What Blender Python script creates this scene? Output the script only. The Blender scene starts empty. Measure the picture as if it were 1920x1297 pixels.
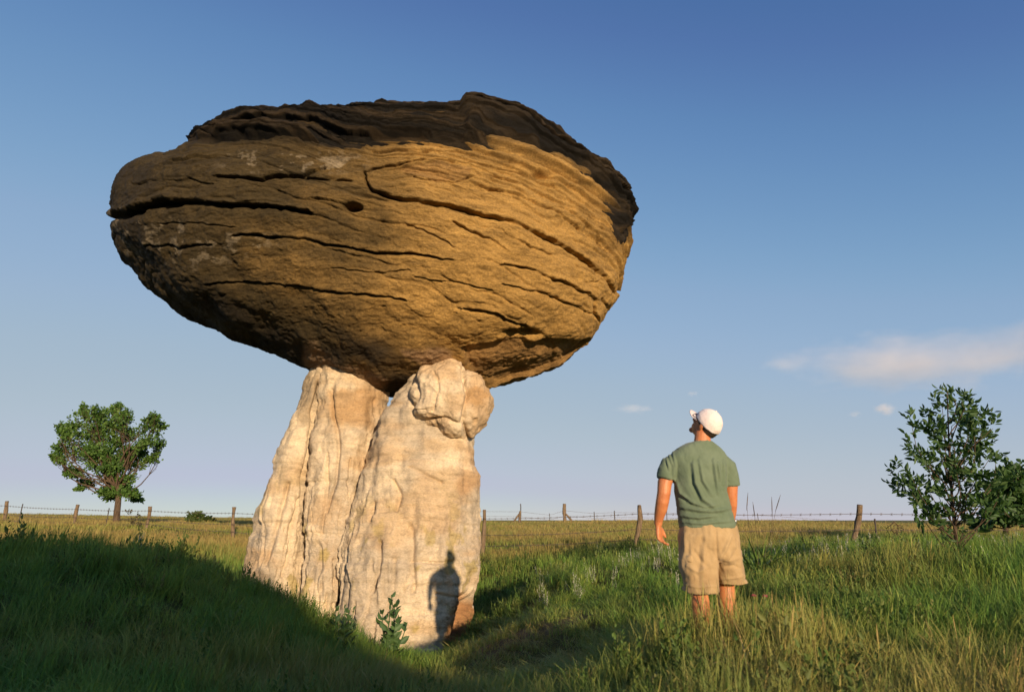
import bpy, math, random
import numpy as np
from mathutils import Vector, Matrix
random.seed(7); RNG = np.random.default_rng(7)
S = bpy.context.scene
COL = S.collection
R = math.radians

# ------------------------------------------------------------------ camera
EYE = 1.6                       # camera height above the datum
IMG_W, IMG_H = 1920.0, 1297.0
FPX = 1173.0                    # focal length in photo pixels (22 mm on 36 mm)
PITCH = R(15.56)
cam_d = bpy.data.cameras.new('camera'); cam = bpy.data.objects.new('camera', cam_d); COL.objects.link(cam)
cam.location = (0, 0, EYE); cam.rotation_euler = (math.pi/2 + PITCH, 0, 0)
cam_d.sensor_width = 36; cam_d.lens = 36*FPX/IMG_W
cam_d.clip_start = 0.05; cam_d.clip_end = 30000
cam_d.dof.use_dof = True; cam_d.dof.focus_distance = 11.0; cam_d.dof.aperture_fstop = 2.2
S.camera = cam

# ------------------------------------------------------------------ light
SUN_AZ, SUN_EL = R(20.5), R(10.5)     # sun behind the camera, to the right
SUN = Vector((math.sin(SUN_AZ)*math.cos(SUN_EL), -math.cos(SUN_AZ)*math.cos(SUN_EL), math.sin(SUN_EL)))
world = bpy.data.worlds.new('World'); S.world = world; world.use_nodes = True
wn = world.node_tree
bg = wn.nodes['Background']
sky = wn.nodes.new('ShaderNodeTexSky'); sky.sky_type = 'NISHITA'; sky.sun_disc = False
sky.sun_elevation = SUN_EL; sky.sun_rotation = math.pi - SUN_AZ
sky.altitude = 400; sky.air_density = 0.7; sky.dust_density = 0.0; sky.ozone_density = 6.0
# colour response of the film to the sky: one curve per channel, top ends raised so the unseen sun side adds fill (input and output in display-linear light)
SKY_K = 0.15
sc0 = wn.nodes.new('ShaderNodeVectorMath'); sc0.operation = 'SCALE'; sc0.inputs['Scale'].default_value = SKY_K*0.95; wn.links.new(sky.outputs[0], sc0.inputs[0])
cv = wn.nodes.new('ShaderNodeRGBCurve'); wn.links.new(sc0.outputs[0], cv.inputs['Color'])
SKY_CURVE = {0: [(0, 0.01), (0.0229, 0.043), (0.0303, 0.108), (0.0502, 0.25), (0.11, 0.36), (0.18, 0.412), (0.30, 0.45), (1, 1.0), (4, 6.0)],
             1: [(0, 0.02), (0.072, 0.136), (0.104, 0.240), (0.183, 0.365), (0.36, 0.437), (0.54, 0.466), (0.67, 0.475), (1, 0.85), (4, 5.2)],
             2: [(0, 0.06), (0.224, 0.325), (0.321, 0.44), (0.53, 0.53), (0.8, 0.52), (1, 0.53), (1.3, 0.62), (4, 3.6)]}
cv.mapping.use_clip = False; cv.mapping.clip_max_x = 5; cv.mapping.clip_max_y = 8
for ch, pts_ in SKY_CURVE.items():
    c_ = cv.mapping.curves[ch]
    c_.points[0].location = pts_[0]; c_.points[1].location = pts_[-1]
    for q_ in pts_[1:-1]: c_.points.new(*q_)
cv.mapping.update()
cx = wn.nodes.new('ShaderNodeVectorMath'); cx.operation = 'SCALE'; cx.inputs['Scale'].default_value = 0.93/SKY_K; wn.links.new(cv.outputs[0], cx.inputs[0])
wn.links.new(cx.outputs[0], bg.inputs[0]); bg.inputs[1].default_value = SKY_K
sl = bpy.data.lights.new('sun', 'SUN'); sun = bpy.data.objects.new('sun', sl); COL.objects.link(sun)
sl.energy = 5.0; sl.angle = R(0.6); sl.color = (1.0, 0.79, 0.53)
sun.rotation_euler = SUN.to_track_quat('Z', 'Y').to_euler(); sun.location = (20, -40, 30)
vs = S.view_settings
vs.view_transform = 'Standard'; vs.look = 'None'; vs.gamma = 1; vs.exposure = 0.32; vs.use_curve_mapping = False
S.cycles.use_denoising = True
S.cycles.max_bounces = 6; S.cycles.diffuse_bounces = 3; S.cycles.transparent_max_bounces = 6
S.cycles.volume_bounces = 3

# ------------------------------------------------------------------ maths helpers
CP, SP = math.cos(PITCH), math.sin(PITCH)
def at(px, py, Y):
    """place on the line of sight through a photo pixel at horizontal distance Y"""
    u = (np.asarray(px, float)-IMG_W/2)/FPX; v = (np.asarray(py, float)-IMG_H/2)/FPX
    dx, dy, dz = u, CP+v*SP, SP-v*CP
    return np.stack(np.broadcast_arrays(dx/dy*Y, Y+0*dx, dz/dy*Y+EYE), -1)
def A(px, py, Y): return Vector(at(px, py, Y))
def proj(P):
    x, y, z = P[..., 0], P[..., 1], P[..., 2]-EYE
    d = y*CP+z*SP; up = -y*SP+z*CP
    return np.stack([IMG_W/2+FPX*x/d, IMG_H/2-FPX*up/d], -1)
def _h(i, j, k, s):
    n = (i*374761393 + j*668265263 + k*2147483647 + s*144665) & 0xffffffff
    n = ((n ^ (n >> 13))*1274126177) & 0xffffffff
    n = ((n ^ (n >> 16))*2246822519) & 0xffffffff
    return ((n ^ (n >> 15)) & 0xffffff)/float(0xffffff)
def noise(P, s=0):
    """value noise, -1..1"""
    P = np.asarray(P, float); I = np.floor(P).astype(np.int64); f = P-I
    f = f*f*f*(f*(f*6-15)+10)
    r = 0
    for a in (0, 1):
        for b in (0, 1):
            for c in (0, 1):
                w = (f[..., 0] if a else 1-f[..., 0])*(f[..., 1] if b else 1-f[..., 1])*(f[..., 2] if c else 1-f[..., 2])
                r = r + w*_h(I[..., 0]+a, I[..., 1]+b, I[..., 2]+c, s)
    return r*2-1
def fbm(P, octv=4, s=0, gain=0.5):
    r = 0; amp = 1; P = np.asarray(P, float)
    for o in range(octv):
        r = r + amp*noise(P*(2.03**o)+17.3*o, s+o); amp *= gain
    return r
def sstep(a, b, x):
    t = np.clip((x-a)/(b-a), 0, 1); return t*t*(3-2*t)
def poly_dist(P, pts):
    """distance to an open polyline, and the parameter 0..1 along it, and the signed side"""
    pts = np.asarray(pts, float); best = np.full(P.shape[:-1], 1e9); par = np.zeros_like(best); side = np.zeros_like(best)
    L = np.r_[0, np.cumsum(np.hypot(*(pts[1:]-pts[:-1]).T))]
    for k in range(len(pts)-1):
        a, b = pts[k], pts[k+1]; ab = b-a; l2 = (ab**2).sum()
        t = np.clip(((P-a)@ab)/l2, 0, 1)
        q = P-(a+t[..., None]*ab); d = np.hypot(q[..., 0], q[..., 1])
        m = d < best
        best = np.where(m, d, best); par = np.where(m, (L[k]+t*(L[k+1]-L[k]))/L[-1], par)
        side = np.where(m, np.sign(ab[0]*q[..., 1]-ab[1]*q[..., 0]), side)
    return best, par, side
def in_poly(P, pts):
    pts = np.asarray(pts, float); x, y = P[..., 0], P[..., 1]; r = np.zeros(x.shape, bool)
    for k in range(len(pts)):
        x1, y1 = pts[k]; x2, y2 = pts[(k+1) % len(pts)]
        if y1 == y2: continue
        c = ((y1 > y) != (y2 > y)) & (x < (x2-x1)*(y-y1)/(y2-y1)+x1); r ^= c
    return r
def signed_poly(P, pts):
    d, _, _ = poly_dist(P, np.r_[np.asarray(pts, float), [pts[0]]])
    return np.where(in_poly(P, pts), d, -d)

# ------------------------------------------------------------------ mesh helpers
def mesh_from(name, V, F, smooth=True):
    me = bpy.data.meshes.new(name); V = np.asarray(V, np.float32)
    if isinstance(F, np.ndarray):
        n, k = F.shape
        me.vertices.add(len(V)); me.vertices.foreach_set('co', V.ravel())
        me.loops.add(n*k); me.loops.foreach_set('vertex_index', F.astype(np.int32).ravel())
        me.polygons.add(n); me.polygons.foreach_set('loop_start', np.arange(0, n*k, k, dtype=np.int32))
        me.update(calc_edges=True)
    else:
        me.from_pydata([tuple(v) for v in V], [], F)
    me.validate()
    if smooth: me.polygons.foreach_set('use_smooth', np.ones(len(me.polygons), bool))
    return me
def attr(me, name, vals):
    vals = np.asarray(vals, np.float32)
    if vals.ndim == 1:
        a = me.attributes.new(name, 'FLOAT', 'POINT'); a.data.foreach_set('value', vals)
    else:
        a = me.attributes.new(name, 'FLOAT_COLOR', 'POINT')
        a.data.foreach_set('color', np.c_[vals, np.ones(len(vals))].astype(np.float32).ravel())
def obj(name, me, mat=None, parent=None, label=None, cat=None, group=None, kind=None):
    o = bpy.data.objects.new(name, me); COL.objects.link(o)
    if mat is not None and me is not None: me.materials.append(mat)
    if parent is not None:
        o.parent = parent; o.matrix_parent_inverse = Matrix.Translation(-parent.location)
    if label: o['label'] = label
    if cat: o['category'] = cat
    if group: o['group'] = group
    if kind: o['kind'] = kind
    return o
def thing(name, loc, label, cat, group=None):
    o = obj(name, None, label=label, cat=cat, group=group); o.location = loc; o.empty_display_size = 0.2
    return o
def rings(loops, cap=True):
    """loops: (n, m, 3) closed rings -> verts, faces"""
    loops = np.asarray(loops, float); n, m, _ = loops.shape
    V = loops.reshape(-1, 3); F = []
    i = np.arange(n-1)[:, None]*m; j = np.arange(m)[None]; k = (j+1) % m
    F = np.stack([i+j, i+k, i+m+k, i+m+j], -1).reshape(-1, 4)
    if cap:
        a, b = len(V), len(V)+1
        V = np.r_[V, [loops[0].mean(0)], [loops[-1].mean(0)]]
        j = j[0]; k = k[0]
        F = [tuple(f) for f in F.tolist()] + [(a, int(q), int(p)) for p, q in zip(j, k)] + [(b, int((n-1)*m+p), int((n-1)*m+q)) for p, q in zip(j, k)]
    return V, F
def limb(path, m=10, close=True):
    """path: list of (point, radius or (ru, rv)) -> tapered tube"""
    pts = [Vector(p) for p, r in path]; L = []
    d0 = (pts[1]-pts[0]).normalized(); U = d0.orthogonal().normalized()
    for i, (p, r) in enumerate(path):
        d = (pts[min(i+1, len(pts)-1)]-pts[max(i-1, 0)]).normalized()
        U = (U-d*U.dot(d)).normalized(); Vv = d.cross(U)
        ru, rv = r if isinstance(r, tuple) else (r, r)
        L.append([pts[i]+U*ru*math.cos(t)+Vv*rv*math.sin(t) for t in np.arange(m)*2*math.pi/m])
    return rings(L, close)
def frame_loft(secs, m=28, ex=2.3):
    """secs: (centre, U half-vector, V half-vector): super-elliptic rings"""
    t = np.arange(m)*2*math.pi/m; c, s = np.cos(t), np.sin(t)
    cc = np.sign(c)*abs(c)**(2/ex); ss = np.sign(s)*abs(s)**(2/ex)
    return rings([np.array(C)+cc[:, None]*np.array(U)+ss[:, None]*np.array(V) for C, U, V in secs])
def ellipsoid(c, ax, n=14, m=22):
    """ax: three half-axis vectors"""
    c = np.array(c); a, b, d = [np.array(q) for q in ax]; L = []
    for p in np.linspace(0.06, math.pi-0.06, n):
        t = np.arange(m)*2*math.pi/m
        L.append(c+d*math.cos(p)+math.sin(p)*(np.cos(t)[:, None]*a+np.sin(t)[:, None]*b))
    V, F = rings(L); return V, F
class MB:
    def __init__(s): s.V = []; s.F = []; s.n = 0
    def add(s, VF):
        V, F = VF; s.V.append(np.asarray(V, float)); s.F += [tuple(int(i)+s.n for i in f) for f in (F.tolist() if isinstance(F, np.ndarray) else F)]
        s.n += len(V); return s
    def mesh(s, name, smooth=True): return mesh_from(name, np.concatenate(s.V), s.F, smooth)
def remesh(me, voxel, smooth=4, fac=0.5):
    o = bpy.data.objects.new('tmp', me); COL.objects.link(o)
    m = o.modifiers.new('r', 'REMESH'); m.mode = 'VOXEL'; m.voxel_size = voxel; m.use_smooth_shade = True
    if smooth:
        q = o.modifiers.new('s', 'SMOOTH'); q.iterations = smooth; q.factor = fac
    dg = bpy.context.evaluated_depsgraph_get(); r = bpy.data.meshes.new_from_object(o.evaluated_get(dg))
    bpy.data.objects.remove(o); r.name = me.name; bpy.data.meshes.remove(me)
    r.polygons.foreach_set('use_smooth', np.ones(len(r.polygons), bool))
    return r
def verts_of(me):
    a = np.empty(len(me.vertices)*3, np.float32); me.vertices.foreach_get('co', a); return a.reshape(-1, 3).astype(float)
def norms_of(me):
    a = np.empty(len(me.vertices)*3, np.float32); me.vertex_normals.foreach_get('vector', a); return a.reshape(-1, 3).astype(float)
def set_verts(me, V): me.vertices.foreach_set('co', np.asarray(V, np.float32).ravel()); me.update()

# ------------------------------------------------------------------ material helper
class Mat:
    def __init__(s, name, rough=0.9, spec=0.2):
        s.m = bpy.data.materials.new(name); s.m.use_nodes = True; s.t = s.m.node_tree
        s.b = s.t.nodes['Principled BSDF']; s.out = s.t.nodes['Material Output']
        s.b.inputs['Roughness'].default_value = rough; s.b.inputs['Specular IOR Level'].default_value = spec
    def n(s, typ, **kw):
        q = s.t.nodes.new(typ)
        for k, v in kw.items(): setattr(q, k, v)
        return q
    def l(s, a, b): s.t.links.new(a, b)
    def val(s, sock, v):
        if hasattr(v, 'is_linked') or hasattr(v, 'links'): s.l(v, sock)
        else: sock.default_value = v
    def attr(s, name, typ='GEOMETRY'): return s.n('ShaderNodeAttribute', attribute_name=name, attribute_type=typ)
    def coords(s, scale=(1, 1, 1), rot=(0, 0, 0)):
        g = s.n('ShaderNodeNewGeometry'); m = s.n('ShaderNodeMapping'); m.inputs['Scale'].default_value = scale; m.inputs['Rotation'].default_value = rot
        s.l(g.outputs['Position'], m.inputs[0]); return m.outputs[0]
    def ocoords(s, scale=(1, 1, 1)):
        g = s.n('ShaderNodeTexCoord'); m = s.n('ShaderNodeMapping'); m.inputs['Scale'].default_value = scale
        s.l(g.outputs['Object'], m.inputs[0]); return m.outputs[0]
    def noise(s, vec, scale, detail=4, rough=0.6, dist=0):
        q = s.n('ShaderNodeTexNoise'); s.l(vec, q.inputs['Vector']); q.inputs['Scale'].default_value = scale
        q.inputs['Detail'].default_value = detail; q.inputs['Roughness'].default_value = rough; q.inputs['Distortion'].default_value = dist
        return q.outputs['Fac']
    def vor(s, vec, scale, feature='F1', out='Distance'):
        q = s.n('ShaderNodeTexVoronoi', feature=feature); s.l(vec, q.inputs['Vector']); q.inputs['Scale'].default_value = scale
        return q.outputs[out]
    def ramp(s, fac, stops):
        q = s.n('ShaderNodeValToRGB'); s.l(fac, q.inputs[0]); e = q.color_ramp.elements
        while len(e) < len(stops): e.new(0.5)
        for i, (p, c) in enumerate(stops):
            e[i].position = p; e[i].color = (c, c, c, 1) if isinstance(c, (int, float)) else (*c, 1)
        return q.outputs[0]
    def mix(s, fac, a, b, typ='MIX'):
        q = s.n('ShaderNodeMix', data_type='RGBA', blend_type=typ)
        for sock, v in ((q.inputs[0], fac), (q.inputs[6], a), (q.inputs[7], b)):
            if isinstance(v, tuple): v = (*v, 1)
            s.val(sock, v)
        return q.outputs[2]
    def math(s, op, a, b=0.0):
        q = s.n('ShaderNodeMath', operation=op); s.val(q.inputs[0], a); s.val(q.inputs[1], b); return q.outputs[0]
    def bump(s, h, strength=0.5, dist=0.02, prev=None):
        q = s.n('ShaderNodeBump'); s.l(h, q.inputs['Height']); q.inputs['Strength'].default_value = strength; q.inputs['Distance'].default_value = dist
        if prev is not None: s.l(prev, q.inputs['Normal'])
        return q.outputs[0]
    def color(s, c): s.val(s.b.inputs['Base Color'], (*c, 1) if isinstance(c, tuple) else c); return s
    def normal(s, nrm): s.l(nrm, s.b.inputs['Normal']); return s

# ================================================================== terrain
ctrl = []
def cp(x, y, z): ctrl.append((x, y, z))
def cpx(px, py, Y, g): p = at(px, py, Y); ctrl.append((p[0], Y, p[2]-g))     # seen grass top, minus its height
for q in [(0, 0, 0.5), (-3, 0, 0.55), (3, 0, 0.6), (0, -4, 0.4), (-8, -3, 0.6), (8, -3, 0.8), (0, -12, 0.2), (-14, -8, 0.4), (14, -8, 0.6)]: cp(*q)
cp(1.36, 4.57, EYE-0.92)
cp(-0.3, 4.8, 0.34); cp(-0.5, 7.0, 0.05); cp(-1.0, 9.5, -0.36); cp(-1.6, 11.5, -0.6); cp(-4.0, 12.5, -0.55); cp(-0.2, 13.5, -0.5)
cp(1.6, 7.5, 0.60); cp(1.8, 10, 0.60); cp(1.6, 13, 0.60); cp(3.8, 14.5, 0.72); cp(0.6, 9.0, 0.46); cp(0.6, 11.5, 0.46); cp(0.3, 7.6, 0.36)
cpx(0, 1010, 8.5, 0.30); cpx(200, 1005, 8.6, 0.30); cpx(350, 1020, 8.8, 0.30); cpx(470, 1065, 8.8, 0.3); cpx(600, 1125, 8.2, 0.28); cpx(710, 1200, 7.6, 0.22)
cpx(0, 1180, 4.8, 0.3); cpx(300, 1200, 4.8, 0.3); cpx(550, 1260, 4.8, 0.28)
cpx(1920, 1030, 6.8, 0.35); cpx(1790, 1015, 8.3, 0.3); cpx(1700, 1060, 6.8, 0.3); cpx(1550, 1130, 5.2, 0.3); cpx(1900, 1180, 4.2, 0.3)
cpx(1500, 1040, 9.5, 0.25); cpx(1150, 1090, 9.5, 0.25)
POSTS = [(1605, 946, 1032, 16.0), (1196, 947, 1030, 18.0), (906, 955, 1040, 20.3), (672, 950, 1030, 22.0), (438, 950, 1010, 23.6), (279, 949, 992, 25.4), (139, 946, 988, 27.0), (12, 939, 985, 28.5)]
for (px, t, b, Y) in POSTS: cpx(px, b, Y, 0.0)
p = at(2050, 1022, 14.2); cp(p[0], 14.2, p[2]); p = at(-130, 978, 30.); cp(p[0], 30, p[2])
for px, py, Y in [(1000, 978, 46), (1200, 975, 45), (1500, 976, 45), (1750, 985, 42), (2100, 985, 42), (800, 978, 50), (600, 976, 60), (480, 974, 90), (250, 967, 130), (0, 957, 150), (-300, 950, 160)]:
    cpx(px, py, Y, 0.18)
for px, py, Y in [(0, 968, 50), (300, 975, 45), (480, 982, 40), (0, 963, 85)]: cpx(px, py, Y, 0.15)
for px in (1000, 1500, 2100): cpx(px, 990, 90, 0.1)
ctrl = np.array(ctrl)
def _mq(d): return np.sqrt(d*d+1.2**2)
_D = np.hypot(ctrl[:, None, 0]-ctrl[None, :, 0], ctrl[:, None, 1]-ctrl[None, :, 1])
_n = len(ctrl); _M = np.zeros((_n+1, _n+1)); _M[:_n, :_n] = _mq(_D)-0.02*np.eye(_n); _M[:_n, _n] = 1; _M[_n, :_n] = 1
_w = np.linalg.solve(_M, np.r_[ctrl[:, 2], 0])
def ground(x, y):
    x = np.asarray(x, float); y = np.asarray(y, float); r = np.full(np.broadcast(x, y).shape, _w[_n])
    for (cx, cy, _), w in zip(ctrl, _w[:_n]): r = r + w*_mq(np.hypot(x-cx, y-cy))
    R_ = np.hypot(x, y); far = sstep(110, 260, R_)
    lo = sstep(0, 260, -y)
    base = 1.3+0*R_
    r = np.clip(r, -1.2, 6)
    r = r*(1-far)+base*far
    P = np.stack(np.broadcast_arrays(x, y, 0*x), -1)
    return r+0.05*fbm(P*0.9, 3, 3)*sstep(160, 60, R_)+0.9*noise(P*0.004+5, 8)*far
# polar sheet, finer close by, reaching the horizon
rad = np.r_[np.linspace(0.4, 30, 110), np.geomspace(30.6, 9000, 90)]
ang = np.linspace(0, 2*math.pi, 241)[:-1]
gx = rad[:, None]*np.cos(ang); gy = rad[:, None]*np.sin(ang)
V, F = rings(np.stack([gx, gy, ground(gx, gy)], -1), cap=False)
V = np.r_[V, [[0, 0, float(ground(0., 0.))]]]
F = [tuple(f) for f in F.tolist()]+[(len(V)-1, (j+1) % 240, j) for j in range(240)]
F = [f[::-1] for f in F]
me = mesh_from('ground', V, F)
m = Mat('prairie_soil', 0.95, 0.1)
c = m.coords(); big = m.noise(c, 0.22, 4, 0.6); fine = m.noise(c, 5.0, 6, 0.7); mid = m.noise(c, 1.3, 4, 0.6)
col = m.ramp(mid, [(0.3, (0.045, 0.050, 0.014)), (0.52, (0.085, 0.085, 0.024)), (0.72, (0.15, 0.115, 0.045))])
far_m = m.noise(m.coords((0.25, 1, 1)), 0.06, 5, 0.65)
fcol = m.ramp(far_m, [(0.35, (0.13, 0.135, 0.030)), (0.55, (0.22, 0.18, 0.050)), (0.7, (0.28, 0.21, 0.07))])
sep = m.n('ShaderNodeSeparateXYZ'); m.l(c, sep.inputs[0])
ln = m.n('ShaderNodeVectorMath', operation='LENGTH'); m.l(c, ln.inputs[0])
ff = m.math('MULTIPLY', m.math('SUBTRACT', ln.outputs['Value'], 14.0), 0.06); cl = m.n('ShaderNodeClamp'); m.l(ff, cl.inputs[0])
col = m.mix(cl.outputs[0], col, fcol)
# bare trodden earth at the foot of the rock
vd = m.n('ShaderNodeVectorMath', operation='DISTANCE'); mp = m.coords((0.55, 1, 0)); m.l(mp, vd.inputs[0]); vd.inputs[1].default_value = (0.0, 8.6, 0)
pm = m.math('ADD', vd.outputs['Value'], m.math('MULTIPLY', mid, 1.6))
pf = m.ramp(pm, [(0.0, 1.0), (1.0, 0.0)]); pm2 = m.n('ShaderNodeMapRange'); m.l(pm, pm2.inputs[0]); pm2.inputs[1].default_value = 1.5; pm2.inputs[2].default_value = 2.3; pm2.inputs[3].default_value = 1; pm2.inputs[4].default_value = 0
col = m.mix(pm2.outputs[0], col, m.ramp(fine, [(0.3, (0.12, 0.075, 0.04)), (0.7, (0.24, 0.16, 0.09))]))
m.color(col).normal(m.bump(fine, 0.8, 0.06))
obj('ground', me, m.m, kind='structure')

# ================================================================== the mushroom rock
rock = thing('mushroom_rock', tuple(at(690, 1200, 12.3)), 'towering mushroom-shaped sandstone rock with dark brown cap on two cream pillars', 'rock')
BED = np.array([0.16, 0.10, 0.98]); BED /= np.linalg.norm(BED)
def grid_normals(P):
    du = np.roll(P, -1, 1)-np.roll(P, 1, 1); dv = np.gradient(P, axis=0)
    n = np.cross(dv, du); l = np.linalg.norm(n, axis=-1, keepdims=True); return n/np.maximum(l, 1e-9)
# ---- cap
OUT = [(203, 400), (204, 375), (213, 352), (240, 325), (270, 308), (312, 290), (345, 268), (400, 245), (440, 228), (490, 222), (560, 218), (650, 217), (760, 209), (862, 212),
       (905, 219), (960, 229), (1010, 250), (1060, 277), (1100, 302), (1138, 330), (1160, 364), (1168, 402), (1172, 432), (1178, 470), (1172, 520), (1160, 565), (1135, 605), (1105, 648),
       (1060, 680), (1000, 705), (920, 727), (830, 742), (730, 745), (660, 722), (580, 692), (520, 672), (440, 640), (370, 605), (320, 572), (285, 535), (240, 495), (221, 465), (216, 430), (210, 415)]
POLE = np.array([700.0, 455.0]); OUT = np.array(OUT, float)
def outline_radius(phi):
    r = np.zeros_like(phi); d = np.stack([np.cos(phi), np.sin(phi)], -1)
    for k in range(len(OUT)):
        a, b = OUT[k]-POLE, OUT[(k+1) % len(OUT)]-POLE; e = b-a
        den = d[:, 0]*e[1]-d[:, 1]*e[0]; den = np.where(abs(den) < 1e-9, 1e-9, den)
        t = (a[0]*e[1]-a[1]*e[0])/den; u = (a[0]*d[:, 1]-a[1]*d[:, 0])/den
        ok = (u >= -1e-6) & (u <= 1+1e-6) & (t > 0); r = np.where(ok, np.maximum(r, t), r)
    return r
NP_, NS = 1300, 470
phi = np.arange(NP_)*2*math.pi/NP_; rho = outline_radius(phi)
psi = np.r_[np.linspace(0.006, math.pi*0.56, NS-100), np.linspace(math.pi*0.562, math.pi-0.02, 100)]
ox, oy = POLE[0]+rho*np.cos(phi), POLE[1]+rho*np.sin(phi)
Ysil = 12.6-0.0016*(560-oy)*1.0                       # the rim stands a little nearer than the underside
O = at(ox, oy, Ysil); C0 = at(POLE[0], POLE[1], 12.45)
DF, DB = 3.1, 3.6
cp_, sp_ = np.cos(psi), np.sin(psi)
bul = np.where(cp_ > 0, np.abs(cp_)**0.92*DF, -np.abs(cp_)**0.92*DB)
s_eff = sp_*np.where(cp_ > 0, 1-0.115*np.abs(cp_)*sp_*1.0, 1.0)      # keeps the rim where the eye sees it
def cap_shape(rh, s_, bl):
    o_ = at(POLE[0]+rh*np.cos(phi), POLE[1]+rh*np.sin(phi), Ysil)
    q_ = C0+s_[:, None, None]*(o_-C0)[None]; q_[..., 1] -= bl[:, None]; q_[..., 2] -= 0.10*bl[:, None]; return q_
rt = rho.copy()
for _ in range(7):                                     # solve for the body whose seen outline is the rock's
    q_ = proj(cap_shape(rt, s_eff[::8], bul[::8]))-POLE; an = np.mod(np.arctan2(q_[..., 1], q_[..., 0]), 2*math.pi); rr = np.hypot(q_[..., 0], q_[..., 1])
    bi = (an/(2*math.pi)*250).astype(int) % 250; mx = np.zeros(250); np.maximum.at(mx, bi.ravel(), rr.ravel())
    mx = np.interp(phi, (np.arange(250)+0.5)*2*math.pi/250, mx, period=2*math.pi); ratio = np.clip(rho/mx, 0.9, 1.1)
    w_ = np.hanning(161); w_ /= w_.sum(); ratio = np.convolve(np.r_[ratio[-80:], ratio, ratio[:80]], w_, 'valid'); rt = rt*ratio**0.7
P = cap_shape(rt, s_eff, bul)
N = -grid_normals(P)
if (N[NS//4]*(P[NS//4]-C0)).sum() < 0: N = -N
px = proj(P)
front = (cp_ > 0)[:, None]
lump = 0.10*fbm(P*0.55, 3, 11)+0.05*fbm(P*1.7, 3, 12)
b = P@BED+0.22*fbm(P*0.45, 2, 13)+0.05*fbm(P*2.0, 2, 14)
def layers(b, th, seed):                               # stepped ledges: each bed juts out by its own amount
    k = np.floor(b/th).astype(np.int64); f = b/th-k
    a = _h(k, 3*k+1, k*0, seed)*2-1; a2 = _h(k+1, 3*k+4, k*0, seed)*2-1
    return a+(a2-a)*sstep(0.72, 1.0, f)
crust_lo = [(322, 290), (345, 280), (420, 268), (520, 266), (640, 272), (700, 266), (760, 258), (830, 264), (900, 266), (960, 270), (1030, 286), (1085, 312), (1124, 345), (1150, 385), (1164, 424), (1180, 450)]
CR = crust_lo+[(1260, 440), (1260, 100), (600, 60), (250, 100), (318, 262)]
dcr = signed_poly(px, CR)+5*noise(P*2.2, 15)+4*noise(P*6, 16)-34*sstep(362, 312, px[..., 0])
flaky = 1.25*sstep(-150, -10, dcr)*sstep(520, 900, px[..., 0])+0.55*sstep(-50, -5, dcr)
patch = fbm(P*0.6, 3, 18)
face = 0.30+0.35*sstep(0.0, 0.5, patch)
lay = (0.050*layers(b, 0.13, 1)+0.075*layers(b+0.07, 0.31, 2))
Nh = N-(N@BED)[..., None]*BED; hz = np.linalg.norm(Nh, axis=-1)            # beds step in and out sideways only
disp = lump+hz*(lay*np.clip(face*0.16+flaky*1.0, 0, 1.25)+0.042*layers(b, 0.055, 3)*np.clip(flaky, 0, 1))
# rough pitted skin
st = P-np.outer((P@BED).ravel(), BED).reshape(P.shape)*0.0
pit = fbm(P*np.array([5., 5., 10.]), 3, 23); pit2 = noise(P*np.array([13., 13., 24.]), 24)
disp += 0.009*fbm(P*np.array([3., 3., 8.]), 3, 21)+0.011*fbm(P*np.array([12., 12., 22.]), 2, 22)-0.020*np.maximum(0, pit-0.35)-0.018*np.maximum(0, pit2-0.2)
srng = np.random.default_rng(5); bmin, bmax = b.min(), b.max()
for b0 in np.linspace(bmin+0.8, bmax-0.5, 22)+srng.uniform(-0.09, 0.09, 22):      # long thin bedding joints, broken in places
    dl = np.abs(b-b0-0.03*noise(P*1.3, 140)-0.012*noise(P*6, 141)); ml = sstep(-0.15, 0.25, noise(P*np.array([0.55, 0.55, 2.5])+b0*7, 142))
    disp -= 0.045*srng.uniform(0.4, 1.0)*np.exp(-(dl/0.020)**2)*ml*hz
disp -= 0.014*np.maximum(0, np.abs(np.sin((b*9+1.5*fbm(P*0.9, 2, 25))*math.pi))**12)*sstep(0.0, 0.5, fbm(P*np.array([0.7, 0.7, 2.0]), 3, 26))*hz   # faint bedding seams
CRACKS = [  # px polyline, half width px, depth m
 ([(205, 412), (225, 405), (262, 392), (300, 382), (345, 380), (400, 380), (450, 384), (500, 388), (545, 394), (582, 397)], 7.5, 0.34),
 ([(212, 410), (240, 400), (285, 386), (330, 380)], 14, 0.16),
 ([(415, 335), (450, 338), (500, 336), (545, 334), (580, 330), (610, 321)], 4.5, 0.14), ([(560, 332), (610, 341), (660, 342)], 3, 0.08),
 ([(330, 306), (380, 300), (430, 297)], 3, 0.07),
 ([(440, 441), (480, 442), (530, 446), (570, 449), (620, 460), (680, 471), (740, 476), (800, 481), (850, 487)], 4.5, 0.15),
 ([(400, 525), (450, 530), (510, 531), (560, 537), (620, 549), (700, 555), (760, 562)], 4, 0.11),
 ([(688, 326), (690, 345), (698, 360), (740, 370), (790, 378), (840, 386), (880, 397), (930, 408), (980, 425), (1030, 446), (1075, 470), (1110, 495), (1140, 522), (1160, 548)], 5.0, 0.22),
 ([(690, 326), (725, 314), (790, 304), (850, 306)], 2.6, 0.07), ([(760, 325), (800, 340), (850, 343), (890, 332)], 2.6, 0.06),
 ([(850, 418), (890, 436), (930, 456), (950, 468)], 3.4, 0.09), ([(940, 432), (990, 460), (1030, 478)], 3, 0.08),
 ([(940, 495), (1000, 508), (1060, 530), (1100, 548), (1118, 560), (1115, 590), (1128, 606)], 4.2, 0.14), ([(940, 530), (1010, 545), (1080, 575), (1105, 583)], 3.2, 0.09),
 ([(1130, 560), (1150, 590)], 3, 0.10), ([(1105, 528), (1140, 525)], 3, 0.08),
 ([(870, 575), (930, 585), (950, 596), (990, 612)], 5, 0.12), ([(285, 458), (340, 462), (400, 455)], 4, 0.08)]
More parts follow.
